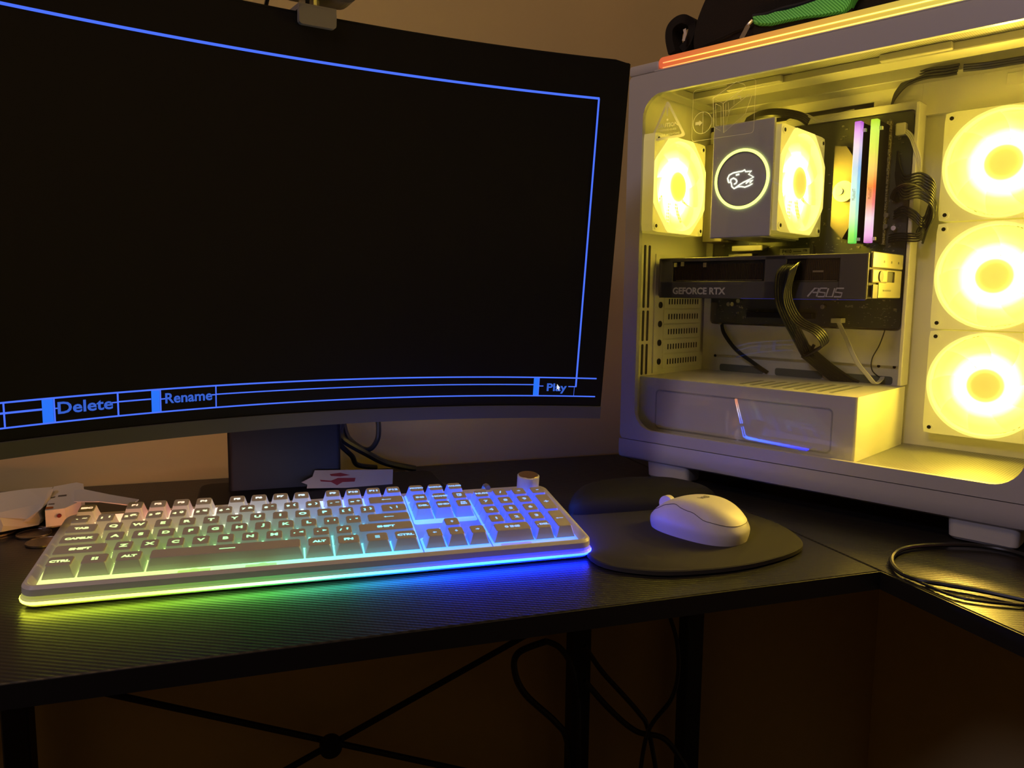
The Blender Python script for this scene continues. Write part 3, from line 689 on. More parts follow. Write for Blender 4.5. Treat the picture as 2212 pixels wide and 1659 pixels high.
for n_ in M['top_light'].node_tree.nodes:
    if n_.type == 'BSDF_PRINCIPLED': n_.inputs['Base Color'].default_value = (0.15, 0.13, 0.1, 1)
ls = part(MB().prism(rrect(-0.024, 0.4994, U1, 0.5122, 0.005, 5), 0.0005, 0.0076, vw), 'light_strip', 'top_light', label='glowing edge strip fading from red to yellow')
part(MB().box((-0.018, 0.0022, 0.5120), (U1, 0.0072, 0.5126)).box((-0.018, -0.0004, 0.5050), (U1, 0.0006, 0.5060)).box((-0.018, -0.0004, 0.4996), (U1, 0.0006, 0.5002)), 'light_core', 'top_line', ls)  # upper bar is out of sight, added to light the pouch
# front panel (outside the picture on the right) with its own strip, rear and far walls
part(MB().box((U1 - 0.006, 0.002, 0.03), (U1 + 0.012, VD, W1), 0.004, 2), 'front_panel', 'casewhite')
M['front_light'] = gradient_emission('front_strip_light', 'Z', 0.03, 0.50, [(0.0, (1.0, 0.05, 0.35)), (0.2, (1.0, 0.12, 0.05)), (0.5, (1.0, 0.5, 0.05)), (1.0, (0.8, 1.0, 0.15))], 2.2)
part(MB().box((U1 + 0.001, -0.001, 0.03), (U1 + 0.009, 0.003, 0.505), 0.001, 1), 'light_strip', 'front_light', label='vertical glowing strip on the front corner')
part(MB().box((U0, 0.006, 0.045), (U0 + 0.0015, VD, 0.498)), 'rear_shell', 'casewhite')
part(MB().box((U0, VD - 0.002, 0.045), (U1, VD, 0.498)), 'far_side_panel', 'casewhite')
for u, v in ((-0.028, 0.006), (0.318, 0.006), (-0.028, 0.175), (0.318, 0.175)):
    ft = part(MB().loft([[(a, c_, z) for a, c_ in rrect(u + i, v + i, u + 0.060 - i, v + 0.034 - i, 0.006, 4)] for z, i in ((0.0015, 0.003), (0.004, 0.001), (0.0215, 0.0))]), 'foot', 'white', smooth=True)
    part(MB().box((u + 0.006, v + 0.006, 0.0002), (u + 0.054, v + 0.028, 0.0018)), 'rubber_pad', 'rubber', ft)
ft = MB().box((0.3630, 0.0050, 0.006), (0.3725, 0.0062, 0.020))
# ---- interior steelwork
V_T = 0.18
tr_ = MB()
tr_.box((-0.0655, V_T, 0.05), (0.2165, V_T + 0.002, 0.4565))
tr_.box((-0.0655, V_T, 0.4640), (0.2165, V_T + 0.002, 0.4965))
tr_.box((0.163, V_T, 0.4560), (0.2165, V_T + 0.002, 0.4645))
tr_.ring_prism(rrect(-0.050, 0.150, 0.2165, 0.4562, 0.002, 5), rrect(-0.040, 0.192, 0.2135, 0.4475, 0.006, 5), V_T - 0.008, V_T, vw)
part(tr_, 'motherboard_tray', 'inner')
part(MB().box((0.2170, 0.158, 0.128), (0.2215, V_T + 0.002, 0.452), 0.0008, 1), 'tray_edge', 'inner')
part(MB().box((-0.05, V_T + 0.012, 0.44), (0.17, V_T + 0.014, 0.48)), 'cable_channel', mat('channel_paint', (0.25, 0.27, 0.24), 0.6))
part(MB().box((0.2120, V_T + 0.008, 0.05), (U1 - 0.006, V_T + 0.010, 0.4965)).box((0.2166, V_T, 0.4525), (U1 - 0.006, V_T + 0.008, 0.4965)).box((0.2216, V_T, 0.44), (U1 - 0.006, V_T + 0.008, 0.4530)), 'fan_wall', 'inner')
part(MB().box((0.30, V_T - 0.0015, 0.459), (0.372, V_T, 0.472), 0.0004, 1).cyl((0.318, V_T - 0.004, 0.4655), 0.0035, 0.003, 'Y', 16), 'drive_bracket', 'inner')
part(MB().box((U0 + 0.003, 0.0095, 0.490), (U1 - 0.006, V_T + 0.01, 0.4965)), 'roof_plate', 'perf_top')
rl = MB().box((-0.050, 0.090, 0.4810), (U1 - 0.01, 0.122, 0.4899), 0.001, 1).box((-0.050, 0.150, 0.4760), (U1 - 0.01, V_T, 0.4899), 0.001, 1)
for u in (0.02, 0.20): rl.box((u, 0.083, 0.4822), (u + 0.07, 0.0905, 0.4898), 0.0008, 1)
rl.box((-0.050, 0.012, 0.4800), (-0.030, V_T, 0.4899), 0.001, 1)
part(rl, 'roof_rail', mat('roof_rail_paint', (0.42, 0.41, 0.38), 0.45))
part(MB().box((U0 + 0.003, 0.0095, 0.0500), (U1 - 0.006, V_T + 0.01, 0.0560)), 'chamber_floor', 'perf_floor')
# power supply cover
sh = MB(); sh.loft([[(u, v, w_) for u, v in rrect(-0.062, 0.026, 0.2205, V_T, 0.003, 4)] for w_ in (0.0562, 0.1245, 0.1262)])
psu = part(sh, 'power_supply_cover', 'inner')
part(MB().ring_prism(rrect(-0.030, 0.062, 0.196, 0.1120, 0.006, 6), rrect(-0.0285, 0.0635, 0.1945, 0.1105, 0.005, 6), 0.0252, 0.0262, vw), 'panel_outline', mat('shroud_groove', (0.50, 0.50, 0.49), 0.5), psu)
vs_ = MB()
for i in range(9):
    u = 0.075 + i * 0.0135
    vs_.box((u, 0.045, 0.1258), (u + 0.0045, 0.10 + 0.004 * i, 0.1266), M4=Matrix.Translation((0, 0, 0)))
part(vs_, 'vent_slots', mat('shroud_slots', (0.30, 0.30, 0.28), 0.5), psu)
ct = MB()
for a, c_ in ((-0.026, 0.040), (0.056, 0.120), (0.128, 0.205)): ct.prism(rrect(a, 0.1264, c_, 0.1362, 0.003, 4), V_T - 0.0006, V_T + 0.0002, vw)
part(ct, 'cable_cutout', mat('cutout_dark', (0.16, 0.18, 0.16), 0.7))
hl = MB()
for px in ((-0.0341,0.1800,0.1471), (0.1880,0.1800,0.1480), (0.2061,0.1800,0.1481), (0.1158,0.1800,0.4868), (0.0707,0.1800,0.4847)):
    hl.cyl((px[0], V_T - 0.0006, px[2]), 0.0019, 0.001, 'Y', 14)
a_ = (0.1956,0.1800,0.1632); hl.box((a_[0], V_T - .0006, a_[2] - 0.012), (a_[0] + 0.0015, V_T, a_[2] + 0.006)).box((a_[0] + 0.0065, V_T - .0006, a_[2] - 0.012), (a_[0] + 0.008, V_T, a_[2] + 0.006)).box((a_[0], V_T - .0006, a_[2] - 0.003), (a_[0] + 0.008, V_T, a_[2] + 0.001))
part(hl, 'tray_holes', 'gap')
# rear wall: slots, expansion brackets
UR = -0.055
rw = MB().box((UR - 0.010, 0.0095, 0.056), (UR, V_T, 0.490))
part(rw, 'rear_wall', 'inner')
sl = MB()
for v in (0.0165, 0.0265, 0.0365):
    for w0, w1 in ((0.2150, 0.295), (0.172, 0.2115), (0.128, 0.168)): sl.prism(rrect(v, w0, v + 0.0042, w1, 0.0015, 3), UR, UR + 0.0006, lambda a, b_, h: (h, a, b_))
for w_ in (0.2155, 0.1905, 0.1655, 0.1405): sl.cyl((UR + 0.0018, 0.0650, w_ + 0.003), 0.0042, 0.0010, 'X', 18)
part(sl, 'rear_slots', 'gap')
part(MB().box((UR, 0.052, 0.1285), (UR + 0.0018, 0.0735, 0.285), 0.0004, 1), 'slot_rail', 'inner')
for i in range(6):
    w0 = 0.1335 + i * 0.0202
    br = part(MB().box((UR, 0.0745, w0), (UR + 0.0014, 0.168, w0 + 0.0188), 0.0004, 1), 'slot_cover', 'inner')
    s2 = MB()
    for k in range(12): s2.prism(rrect(0.086 + k*0.0066, w0 + 0.005, 0.0882 + k*0.0066, w0 + 0.0125, 0.0008, 2), UR + 0.0014, UR + 0.0018, lambda a, b_, h: (h, a, b_))
    part(s2, 'vent_slits', 'gap', br)

# ---- fans
fan_stops = [(0.0, (0.80, 0.50, 0.035)), (0.22, (0.90, 0.60, 0.05)), (0.29, (1.6, 1.35, 0.20)), (0.335, (66, 47, 3.2)), (0.50, (55, 39.5, 2.7)), (0.62, (10.0, 7.2, 0.6)), (0.78, (1.3, 1.02, 0.14)), (1.0, (1.1, 0.86, 0.11))]
M['fan_glow_side'] = radial_emission('lit_side_fan_blades', fan_stops, 0.06)
M['fan_glow'] = radial_emission('lit_fan_blades', [(p_, c_ if max(c_) < 5 else tuple(x * 0.5 for x in c_)) for p_, c_ in fan_stops], 0.06)
M['fan_shell'] = mat('white_fan_frame_added_glow', (0.72, 0.72, 0.70), 0.45, emit=(1.0, 0.76, 0.06), es=0.27)  # yellow glow added to the frames as fill inside the case
M['fan_rim'] = mat('lit_fan_ring', (0.6, 0.6, 0.5), 0.4, emit=(1.0, 0.82, 0.16), es=1.15)
def make_fan(name, loc, rz, octa=False, label=None):
    """a 120 mm fan facing local -Y, centred on its front face"""
    rad = 0.0560; fr_o = []; fr_i = []
    for k in range(72):
        a = 2*math.pi*k/72 + math.pi/4; c_, s_ = math.cos(a), math.sin(a); q = 0.0595 / max(abs(c_), abs(s_))
        q = min(q, 0.0825); fr_o.append((q*c_, q*s_)); fr_i.append((rad*c_, rad*s_))
    f = MB().ring_prism(fr_o, fr_i, 0.0, 0.025, vw)
    for sx in (-1, 1):
        for sz in (-1, 1):
            f.cyl((sx*0.0525, -0.0012, sz*0.0525), 0.0042, 0.0014, 'Y', 20)
    fo = part(f, name, 'fan_shell'); fo.location = loc; fo.rotation_euler = (0, 0, rz)
    if label: fo['label'] = label
    h = MB()
    for sx in (-1, 1):
        for sz in (-1, 1): h.cyl((sx*0.0525, -0.0016, sz*0.0525), 0.0022, 0.0008, 'Y', 14)
    part(h, 'screw_hole', 'gap', fo)
    def edge(k):
        a = 2*math.pi*k/64; q = 0.0583
        if octa: q = min(0.0588 / max(abs(math.cos(a)), abs(math.sin(a))), 0.0600 / math.cos((a % (math.pi/2)) - math.pi/4))
        return (q*math.cos(a), q*math.sin(a))
    c1 = [edge(k) for k in range(64)]
    c2 = [(0.0556*math.cos(2*math.pi*k/64), 0.0556*math.sin(2*math.pi*k/64)) for k in range(64)]
    part(MB().ring_prism(c1, c2, -0.0022, 0.012, vw), 'light_ring', 'fan_rim', fo)
    bl = MB()
    NB = 9
    for i in range(NB):
        rings = []
        for k in range(9):
            r_ = 0.0185 + (0.0548 - 0.0185) * k / 8
            sw = R(18) * (k/8) ** 1.5
            a0 = 2*math.pi*i/NB + sw; a1 = a0 + R(41.5)
            row0 = []
            for j in range(7):
                a = a0 + (a1 - a0) * j / 6
                row0.append((r_*math.cos(a), 0.004 + 0.006 * j / 6, r_*math.sin(a)))
            rings.append(row0 + [(x, y + 0.0010, z) for x, y, z in row0[::-1]])
        bl.loft(rings)
    part(bl, 'blades', 'fan_glow_side' if octa else 'fan_glow', fo, smooth=True)
    hb = MB().loft([[(r_*math.cos(2*math.pi*k/48), y, r_*math.sin(2*math.pi*k/48)) for k in range(48)] for r_, y in ((0.0195, 0.016), (0.0195, 0.0035), (0.0185, 0.0022), (0.0165, 0.0018))])
    part(hb, 'hub', 'fan_glow', fo, smooth=True)
    if not octa:      # extra spot added to strengthen the fan's light out through the glass
        l_ = bpy.data.lights.new('fan_boost_spot', 'SPOT'); l_.energy = 3.2; l_.color = (1.0, 0.60, 0.085); l_.spot_size = R(125); l_.spot_blend = 1.0; l_.shadow_soft_size = 0.012
        lo = bpy.data.objects.new('fan_boost_spot', l_); C.objects.link(lo); lo.parent = fo; lo.location = (-0.004, -0.004, 0.026); lo.rotation_euler = (R(90), 0, R(180))
    gr = MB().prism([(0.057*math.cos(2*math.pi*k/48), 0.057*math.sin(2*math.pi*k/48)) for k in range(48)], 0.020, 0.0215, vw)
    part(gr, 'grille', 'perf_fan', fo)
    return fo
for w_, lab in ((0.3765, 'top fan of the right-hand column'), (0.2558, 'middle fan of the right-hand column'), (0.1355, 'bottom fan of the right-hand column')):
    make_fan('intake_fan', (0.3060, 0.1640, w_), 0, label=lab)
make_fan('exhaust_fan', (-0.0285, 0.0630, 0.3690), R(90), True, label='rear exhaust fan at the left of the case')

# ---- motherboard
MBV = 0.172
mbd = part(MB().prism(rrect(-0.0385, 0.1945, 0.2118, 0.4455, 0.006, 5), MBV, MBV + 0.0016, vw), 'motherboard', 'pcb')
rg = random.Random(3)
cmp_ = MB()
for i in range(330):
    u = rg.uniform(-0.034, 0.205); w_ = rg.uniform(0.198, 0.440)
    su, sw_ = rg.choice(((0.0018, 0.0009), (0.0009, 0.0018), (0.0026, 0.0012), (0.004, 0.003), (0.003, 0.0018)))
    cmp_.box((u, MBV - rg.uniform(0.0004, 0.0012), w_), (u + su, MBV, w_ + sw_))
o = part(cmp_, 'circuit_components', 'chip', mbd); o['kind'] = 'stuff'
pt_ = MB()
for i in range(150):
    u = rg.choice((rg.uniform(0.185, 0.206), rg.uniform(0.14, 0.205), rg.uniform(-0.03, 0.2))); w_ = rg.choice((rg.uniform(0.30, 0.44), rg.uniform(0.198, 0.226), rg.uniform(0.285, 0.305)))
    L = rg.uniform(0.0006, 0.003)
    pt_.box((u, MBV - 0.0002, w_), (u + L, MBV, w_ + 0.00025)) if rg.random() < 0.6 else pt_.box((u, MBV - 0.0002, w_), (u + 0.00025, MBV, w_ + L))
pt_.ribbon([(0.1668, 0.2185), (0.1710, 0.2185), (0.1689, 0.2222), (0.1668, 0.2185)], 0.0004, -0.0003, lambda a, b_, h: (a, MBV - 0.0001 + h, b_))
add_text(pt_, 'RoHS', 0.0042, lambda a, c_: (0.1515 + a, MBV - 0.0003, 0.2203 + c_))
o = part(pt_, 'printed_marks', 'print', mbd); o['kind'] = 'stuff'
cpn = []
for px in ((0.1860,0.1680,0.4006), (0.1855,0.1680,0.3927), (0.1853,0.1680,0.3805), (0.1896,0.1680,0.3282), (0.1894,0.1680,0.3153), (0.1989,0.1680,0.3127), (-0.0094,0.1680,0.2203), (-0.0038,0.1680,0.2204), (0.0049,0.1680,0.2249), (0.1206,0.1680,0.2189)):
    c_ = part(MB().cyl((px[0], MBV - 0.0065, px[2]), 0.0028, 0.0065, 'Y', 20, ), 'capacitor', 'metal', mbd)
slb = MB()
for u in (0.1700, 0.1880): slb.box((u - 0.0045, MBV - 0.006, 0.2935), (u + 0.0015, MBV, 0.4365), 0.0005, 1)
part(slb, 'memory_slot', 'chip', mbd)
part(MB().box((0.02, MBV - 0.0115, 0.262), (0.11, MBV, 0.2695), 0.0005, 1).box((0.02, MBV - 0.0105, 0.2035), (0.11, MBV, 0.2105), 0.0005, 1), 'expansion_slot', 'black', mbd)
# rear input/output block, gold heat spreaders seen beside and below the cooler
io = MB().box((-0.036, 0.135, 0.303), (-0.008, MBV, 0.432), 0.001, 1)
for k in range(8): io.box((-0.0075, 0.138, 0.306 + k*0.0155), (-0.0015, MBV, 0.3165 + k*0.0155), 0.001, 1)
part(io, 'heat_sink', 'gold', mbd)
part(MB().box((0.0, 0.150, 0.2905), (0.0440, MBV, 0.2985), 0.001, 1).box((-0.004, 0.150, 0.2790), (0.030, MBV, 0.2875), 0.001, 1), 'port_shield', 'metal', mbd)
ssd = part(MB().box((0.018, MBV - 0.0055, 0.2780), (0.104, MBV - 0.002, 0.2965), 0.0005, 1), 'solid_state_drive', 'pcb', mbd)
lb = MB().box((0.0610, MBV - 0.0062, 0.2800), (0.1000, MBV - 0.0054, 0.2930))
o = part(lb, 'drive_label', 'paper', mbd)
tx = MB()
add_text(tx, 'P410', 0.0062, lambda a, c_: (0.0705 + a, MBV - 0.0064, 0.2895 + c_), 1.0, 0, 0.0002)
add_text(tx, '1TB', 0.0034, lambda a, c_: (0.0945 + a, MBV - 0.0064, 0.2900 + c_), 1.0, 0, 0.0002)
tx.box((0.0790, MBV - 0.0064, 0.2885), (0.0895, MBV - 0.0062, 0.2895)).box((0.0790, MBV - 0.0064, 0.2835), (0.0975, MBV - 0.0062, 0.2855)).box((0.0655, MBV - 0.0064, 0.2835), (0.067, MBV - 0.0062, 0.286))
part(tx, 'label_print', 'dark', mbd)
# round pump-style gold plate right of the cooler
gp = MB().prism([(0.128, 0.318), (0.143, 0.302), (0.1535, 0.322), (0.1545, 0.38), (0.150, 0.400), (0.142, 0.412), (0.128, 0.414)], 0.158, MBV, vw)
part(gp, 'heat_sink', mat('dark_gold_plate', (0.15, 0.125, 0.085), 0.38, 0.7), mbd, label='gold angled heat sink right of the cooler')
part(MB().cyl((0.1440, 0.150, 0.358), 0.0125, 0.010, 'Y', 32), 'pump_cap', 'metal', mbd)
part(MB().cyl((0.1400, 0.1475, 0.358), 0.0045, 0.003, 'Y', 24), 'cap_screw', 'white', mbd)
# memory sticks
M['ram1'] = gradient_emission('memory_light_cool', 'Z', 0.0, 0.1385, [(0.0, (0.10, 0.75, 0.08)), (0.08, (0.2, 0.95, 0.15)), (0.22, (0.55, 1.0, 0.65)), (0.42, (0.35, 0.9, 1.0)), (0.62, (0.30, 0.60, 1.0)), (0.80, (0.85, 0.70, 1.0)), (0.92, (0.85, 0.35, 1.0)), (1.0, (0.55, 0.06, 0.75))], 1.0, (0.1, 0.1, 0.1))
M['ram2'] = gradient_emission('memory_light_warm', 'Z', 0.0, 0.1385, [(0.0, (0.65, 0.15, 0.65)), (0.06, (1.0, 0.45, 0.95)), (0.2, (1.0, 0.75, 0.95)), (0.32, (1.0, 0.22, 0.25)), (0.46, (1.0, 0.15, 0.04)), (0.60, (1.0, 0.60, 0.15)), (0.78, (0.75, 0.9, 0.10)), (0.93, (0.65, 1.0, 0.12)), (1.0, (0.45, 0.8, 0.02))], 1.0, (0.1, 0.1, 0.1))
for u, mm, lab in ((0.1630, 'ram1', 'memory stick glowing purple, blue and green'), (0.1810, 'ram2', 'memory stick glowing yellow, red and pink')):
    st = part(MB().box((u, 0.132, 0.2955), (u + 0.0062, MBV - 0.004, 0.4320), 0.0004, 1), 'memory_stick', 'black', loc=(u, 0.132, 0.294), label=lab)
    lb = MB().box((-0.0005, -0.0072, 0.0), (0.0070, 0.0012, 0.1385), 0.0006, 1).build('light_bar', M[mm], st)
    tx = MB(); add_text(tx, 'MushkinFT', 0.0055, lambda a, c_: (0.0034 - c_, -0.0074, 0.056 + a), 0.55)
    tx.build('lettering', M['dark'], st)
    MB().box((0.0072, -0.002, 0.127), (0.0105, 0.002, 0.1305)).box((0.0072, -0.002, 0.003), (0.0105, 0.002, 0.0065)).build('clip', M['white'], st)

# ---- cpu cooler with lit emblem
cl = part(MB().box((0.0370, 0.0325, 0.3005), (0.0900, 0.150, 0.4285), 0.0015, 2).box((0.0355, 0.030, 0.2995), (0.1115, 0.0345, 0.4295), 0.0012, 2), 'cpu_cooler', 'casewhite', label='white tower cooler with glowing ring emblem')
part(MB().box((0.0895, 0.0345, 0.3020), (0.0915, 0.152, 0.4270), 0.0005, 1), 'fan_bracket', 'inner', cl)
cf = make_fan('cooler_fan', (0.1175, 0.0935, 0.3640), R(90), True, label='side fan of the tower cooler')
EM = mat('emblem_light', (0, 0, 0), 0.5, emit=(0.85, 1.0, 0.22), es=2.2); EW = mat('emblem_white', (0, 0, 0), 0.5, emit=(1.0, 1.0, 0.75), es=1.6)
rc = (0.0742, 0.3655); N = 64
ci = lambda r_: [(rc[0] + r_*math.cos(2*math.pi*k/N), rc[1] + r_*math.sin(2*math.pi*k/N)) for k in range(N)]
part(MB().ring_prism(ci(0.0340), ci(0.0308), 0.0288, 0.0302, vw), 'light_ring', EM, cl)
part(MB().ring_prism(ci(0.0308), ci(0.0300), 0.0292, 0.0302, vw), 'ring_groove', 'grey', cl)
lg = MB()
kx1, kz1 = 0.0340 * 2 / 263.0, 0.0340 * 2 / 292.0   # strokes were measured on the emblem face
def lp(P): return [(rc[0] + (x - 1084) * 0.0000258 * 5, rc[1] - (y - 955) * 0.0000233 * 5 - (x - 1084) * 0.0000068) for x, y in P]
for P, wd in (([(955,975),(947,945),(962,912),(1000,893),(1050,884),(1090,880),(1112,868),(1120,886),(1178,884),(1150,912),(1200,942),(1150,968),(1105,988),(1065,1012),(1022,1044)], 0.0014),
          ([(950,950),(960,985),(978,985),(980,955),(1005,943),(1030,957),(1040,975),(1032,995),(1012,1003)], 0.0016),
          ([(985,985),(992,1025),(1015,1046),(1050,1030),(1085,1028),(1120,1036),(1160,1022),(1192,1005),(1165,998),(1195,972),(1150,982),(1128,1002)], 0.0014), ([(1028,915),(1060,908)], 0.0018)):
    lg.ribbon(lp(P), wd, -0.0005, lambda a, b_, h: (a, 0.0298 + h, b_))
part(lg, 'emblem', EW, cl)

# ---- graphics card
gc = MB().box((-0.0480, 0.0505, 0.2300), (0.2150, 0.1550, 0.2785), 0.0012, 1)
gpu = part(gc, 'graphics_card', 'black', label='thick black graphics card lying across the case')
f = MB()
f.box((-0.0440, 0.0480, 0.2282), (0.1125, 0.0508, 0.2490), 0.0008, 1).box((0.1100, 0.0480, 0.2282), (0.1850, 0.0508, 0.2480), 0.0008, 1).box((-0.0440, 0.0480, 0.2735), (0.2150, 0.0508, 0.2785), 0.0006, 1)
f.box((-0.0450, 0.0480, 0.2282), (-0.0250, 0.0508, 0.2785), 0.0008, 1).box((0.0985, 0.0480, 0.2282), (0.1250, 0.0508, 0.2785), 0.0008, 1).box((0.1850, 0.0475, 0.2290), (0.2150, 0.0508, 0.2785), 0.0010, 1)
part(f, 'shroud', 'dark', gpu)
fn = MB()
for i in range(60): fn.box((-0.0230 + i*0.00200, 0.0495, 0.2500), (-0.0225 + i*0.00200, 0.0506, 0.2700))
for i in range(29): fn.box((0.1270 + i*0.0020, 0.0495, 0.2500), (0.1275 + i*0.0020, 0.0506, 0.2720))
part(fn, 'cooling_fins', mat('fin_bronze', (0.10, 0.06, 0.03), 0.4, 0.6), gpu)
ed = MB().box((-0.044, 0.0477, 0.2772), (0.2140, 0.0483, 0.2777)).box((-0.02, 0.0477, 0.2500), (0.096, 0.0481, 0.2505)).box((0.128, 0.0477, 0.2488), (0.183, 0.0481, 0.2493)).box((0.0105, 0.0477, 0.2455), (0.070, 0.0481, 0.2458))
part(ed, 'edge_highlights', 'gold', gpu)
part(MB().box((0.07, 0.0478, 0.2283), (0.2140, 0.0481, 0.2287)), 'light_line', mat('blue_trim', (0.05, 0.06, 0.3), 0.3, emit=(0.05, 0.05, 0.5), es=0.4), gpu)
cn = MB()
for px in ((-0.0242,0.0490,0.2701), (-0.0141,0.0490,0.2711), (0.0176,0.0490,0.2693)): cn.box((px[0], 0.0488, px[2] - 0.003), (px[0] + 0.0045, 0.0506, px[2] + 0.0025))
cn.box(((0.1551,0.0490,0.2570)[0], 0.0492, 0.2585), ((0.1670,0.0490,0.2569)[0], 0.0497, 0.2605))
part(cn, 'connector', 'metal', gpu)
tx = MB()
add_text(tx, 'GEFORCE RTX', 0.0112, lambda a, c_: (0.0130 + a, 0.0476, 0.2372 + c_), 1.0, 0, 0.0004)
part(tx, 'lettering', 'gputext', gpu, label='grey GEFORCE RTX lettering')
# angular five letter maker's mark
am = MB(); ax0 = (0.1514,0.0470,0.2355)[0]; ax1 = (0.1902,0.0470,0.2357)[0]; sw_ = (ax1 - ax0) / 4.35; zc, hh = 0.2362, 0.0046
def stroke(P): am.ribbon([(ax0 + x * sw_ + (y + 1) * 0.0012, zc + y * hh) for x, y in P], 0.0016, -0.0004, lambda a, b_, h: (a, 0.0478 + h, b_))
stroke([(0, -1), (0.62, 1), (1.15, 1), (1.15, -1)]); stroke([(0.50, 0), (1.15, 0)])
stroke([(2.15, 1), (1.35, 1), (1.30, 0.1), (2.10, -0.1), (2.10, -1), (1.30, -1)])
stroke([(2.32, 1), (2.32, -1), (3.10, -1), (3.10, 1)])
stroke([(4.20, 1), (3.32, 1), (3.30, 0.1), (4.15, -0.1), (4.15, -1), (3.30, -1)])
part(am, 'maker_mark', 'gputext', gpu, label='grey angular ASUS lettering')
# end face toward the fans: pale bracket plate, port, screw
ue = lambda a, b_, h: (h, a, b_)
e_ = MB().box((0.2150, 0.0540, 0.2632), (0.2175, 0.1500, 0.2800), 0.0008, 1)
e_.ring_prism(rrect(0.0760, 0.2310, 0.1480, 0.2615, 0.001, 3), rrect(0.1000, 0.2480, 0.1250, 0.2600, 0.001, 3), 0.2150, 0.2172, ue)
e_.box((0.2150, 0.0540, 0.2470), (0.2185, 0.0990, 0.2615), 0.0015, 2)
part(e_, 'end_bracket', 'gold', gpu, label='pale gold end plate')
h = MB().cyl((0.2186, 0.0760, 0.2540), 0.0060, 0.0012, 'X', 24).box((0.2146, 0.1000, 0.2480), (0.2154, 0.1250, 0.2600)).box((0.2170, 0.0560, 0.2305), (0.2185, 0.0700, 0.2450))
for v in (0.087, 0.110, 0.133): h.box((0.2174, v, 0.2690), (0.2178, v + 0.003, 0.2715))
h.box((0.2171, 0.090, 0.2380), (0.2175, 0.115, 0.2398))
part(h, 'end_port', 'dark', gpu)

# ---- wiring inside the case
def wires(name, path, n, spread, r, m='wire', label=None):
    """n parallel wires along a path; spread(i) gives the offset vector"""
    b = MB()
    for i in range(n):
        o_ = Vector(spread) * (i - (n - 1) / 2)
        b.tube([Vector(p) + o_ for p in path], r, 6, 6)
    return part(b, name, m, label=label, smooth=True)
wires('power_cable', [(0.1334,0.0450,0.2670), (0.1326,0.0330,0.2625), (0.1292,0.0300,0.2522), (0.1278,0.0360,0.2264), (0.1262,0.0600,0.2050), (0.1205,0.1050,0.1790), (0.1140,0.1350,0.1661), (0.1122,0.1500,0.1577)], 6, (0.0024, 0.0012, 0.0), 0.0014, label='ribbon of black wires plugged into the graphics card')
wires('power_cable', [(0.1388,0.0450,0.2669), (0.1406,0.0300,0.2598), (0.1339,0.0340,0.2316), (0.1400,0.0500,0.2056), (0.1573,0.0650,0.1928), (0.1569,0.0900,0.1786), (0.1354,0.1250,0.1689), (0.1121,0.1500,0.1595)], 5, (0.0014, 0.0012, 0.0016), 0.0013, label='looped half of the graphics card wires')
wires('power_cable', [(0.1076,0.1500,0.1639), (0.1179,0.1580,0.1536), (0.1334,0.1650,0.1396), (0.1546,0.1720,0.1245), (0.1647,0.1760,0.1193)], 5, (0.0012, 0, 0.0034), 0.0028, label='thick sleeved cable bundle going behind the tray')
wires('cable_tie', [(0.1041,0.1440,0.1669), (0.1149,0.1430,0.1618), (0.1215,0.1430,0.1702)], 3, (0.001, 0, 0.002), 0.002)
wires('motherboard_cable', [(0.1978,0.1660,0.3874), (0.2041,0.1580,0.3686), (0.2138,0.1500,0.3564), (0.2314,0.1400,0.3564), (0.2447,0.1400,0.3477), (0.2455,0.1500,0.3360), (0.2360,0.1650,0.3225), (0.2278,0.1800,0.3083)], 9, (0.0002, -0.0008, -0.0034), 0.0014, label='wide black ribbon of wires at the board edge')
wires('motherboard_cable', [(0.1969,0.1660,0.3452), (0.2049,0.1550,0.3540), (0.2192,0.1480,0.3583), (0.2364,0.1400,0.3519), (0.2457,0.1420,0.3393), (0.2412,0.1550,0.3240), (0.2312,0.1600,0.3079), (0.2278,0.1650,0.2994)], 5, (0.0012, 0.0016, -0.0010), 0.0013, label='inner loop of the board wires')
wires('fan_cable', [(0.1986,0.1660,0.3275), (0.2105,0.1580,0.3314), (0.2257,0.1500,0.3245), (0.2335,0.1500,0.3164), (0.2322,0.1700,0.3221)], 4, (0, 0.0004, 0.0030), 0.0012)
wires('fan_cable', [(0.1946,0.1660,0.3004), (0.2099,0.1580,0.3014), (0.2322,0.1500,0.2999), (0.2345,0.1550,0.3089), (0.2296,0.1800,0.3188)], 4, (0, 0.0004, 0.0028), 0.0012)
wires('front_cable', [(0.1843,0.1780,0.4579), (0.1911,0.1680,0.4655), (0.2079,0.1550,0.4754), (0.2275,0.1500,0.4784), (0.2495,0.1460,0.4765), (0.2608,0.1460,0.4768)], 4, (0.0006, 0, 0.0030), 0.0015, label='black cable arc at the top of the tray')
wires('front_cable', [(0.2661,0.1460,0.4767), (0.2875,0.1440,0.4746), (0.3085,0.1440,0.4743), (0.3287,0.1440,0.4741)], 3, (0, 0, 0.0024), 0.0018)
wires('processor_cable', [(-0.1210,0.1000,0.4786), (-0.1058,0.1000,0.4763), (-0.0964,0.1200,0.4715), (-0.0854,0.1500,0.4643), (-0.0832,0.1650,0.4569)], 3, (0, 0.002, 0.0022), 0.0022, label='brown black cable arc behind the caution sticker')
wires('processor_cable', [(-0.1061,0.0800,0.4500), (-0.0952,0.0800,0.4564), (-0.0826,0.1000,0.4530), (-0.0797,0.1300,0.4499), (-0.0833,0.1600,0.4435)], 2, (0, 0.002, 0.0022), 0.0022)
wires('processor_cable', [(0.0056,0.1650,0.4618), (0.0364,0.1400,0.4613), (0.0659,0.1300,0.4580), (0.0883,0.1400,0.4525), (0.0893,0.1650,0.4498)], 4, (0, 0.002, 0.0024), 0.0022, label='black cable arc above the cooler')
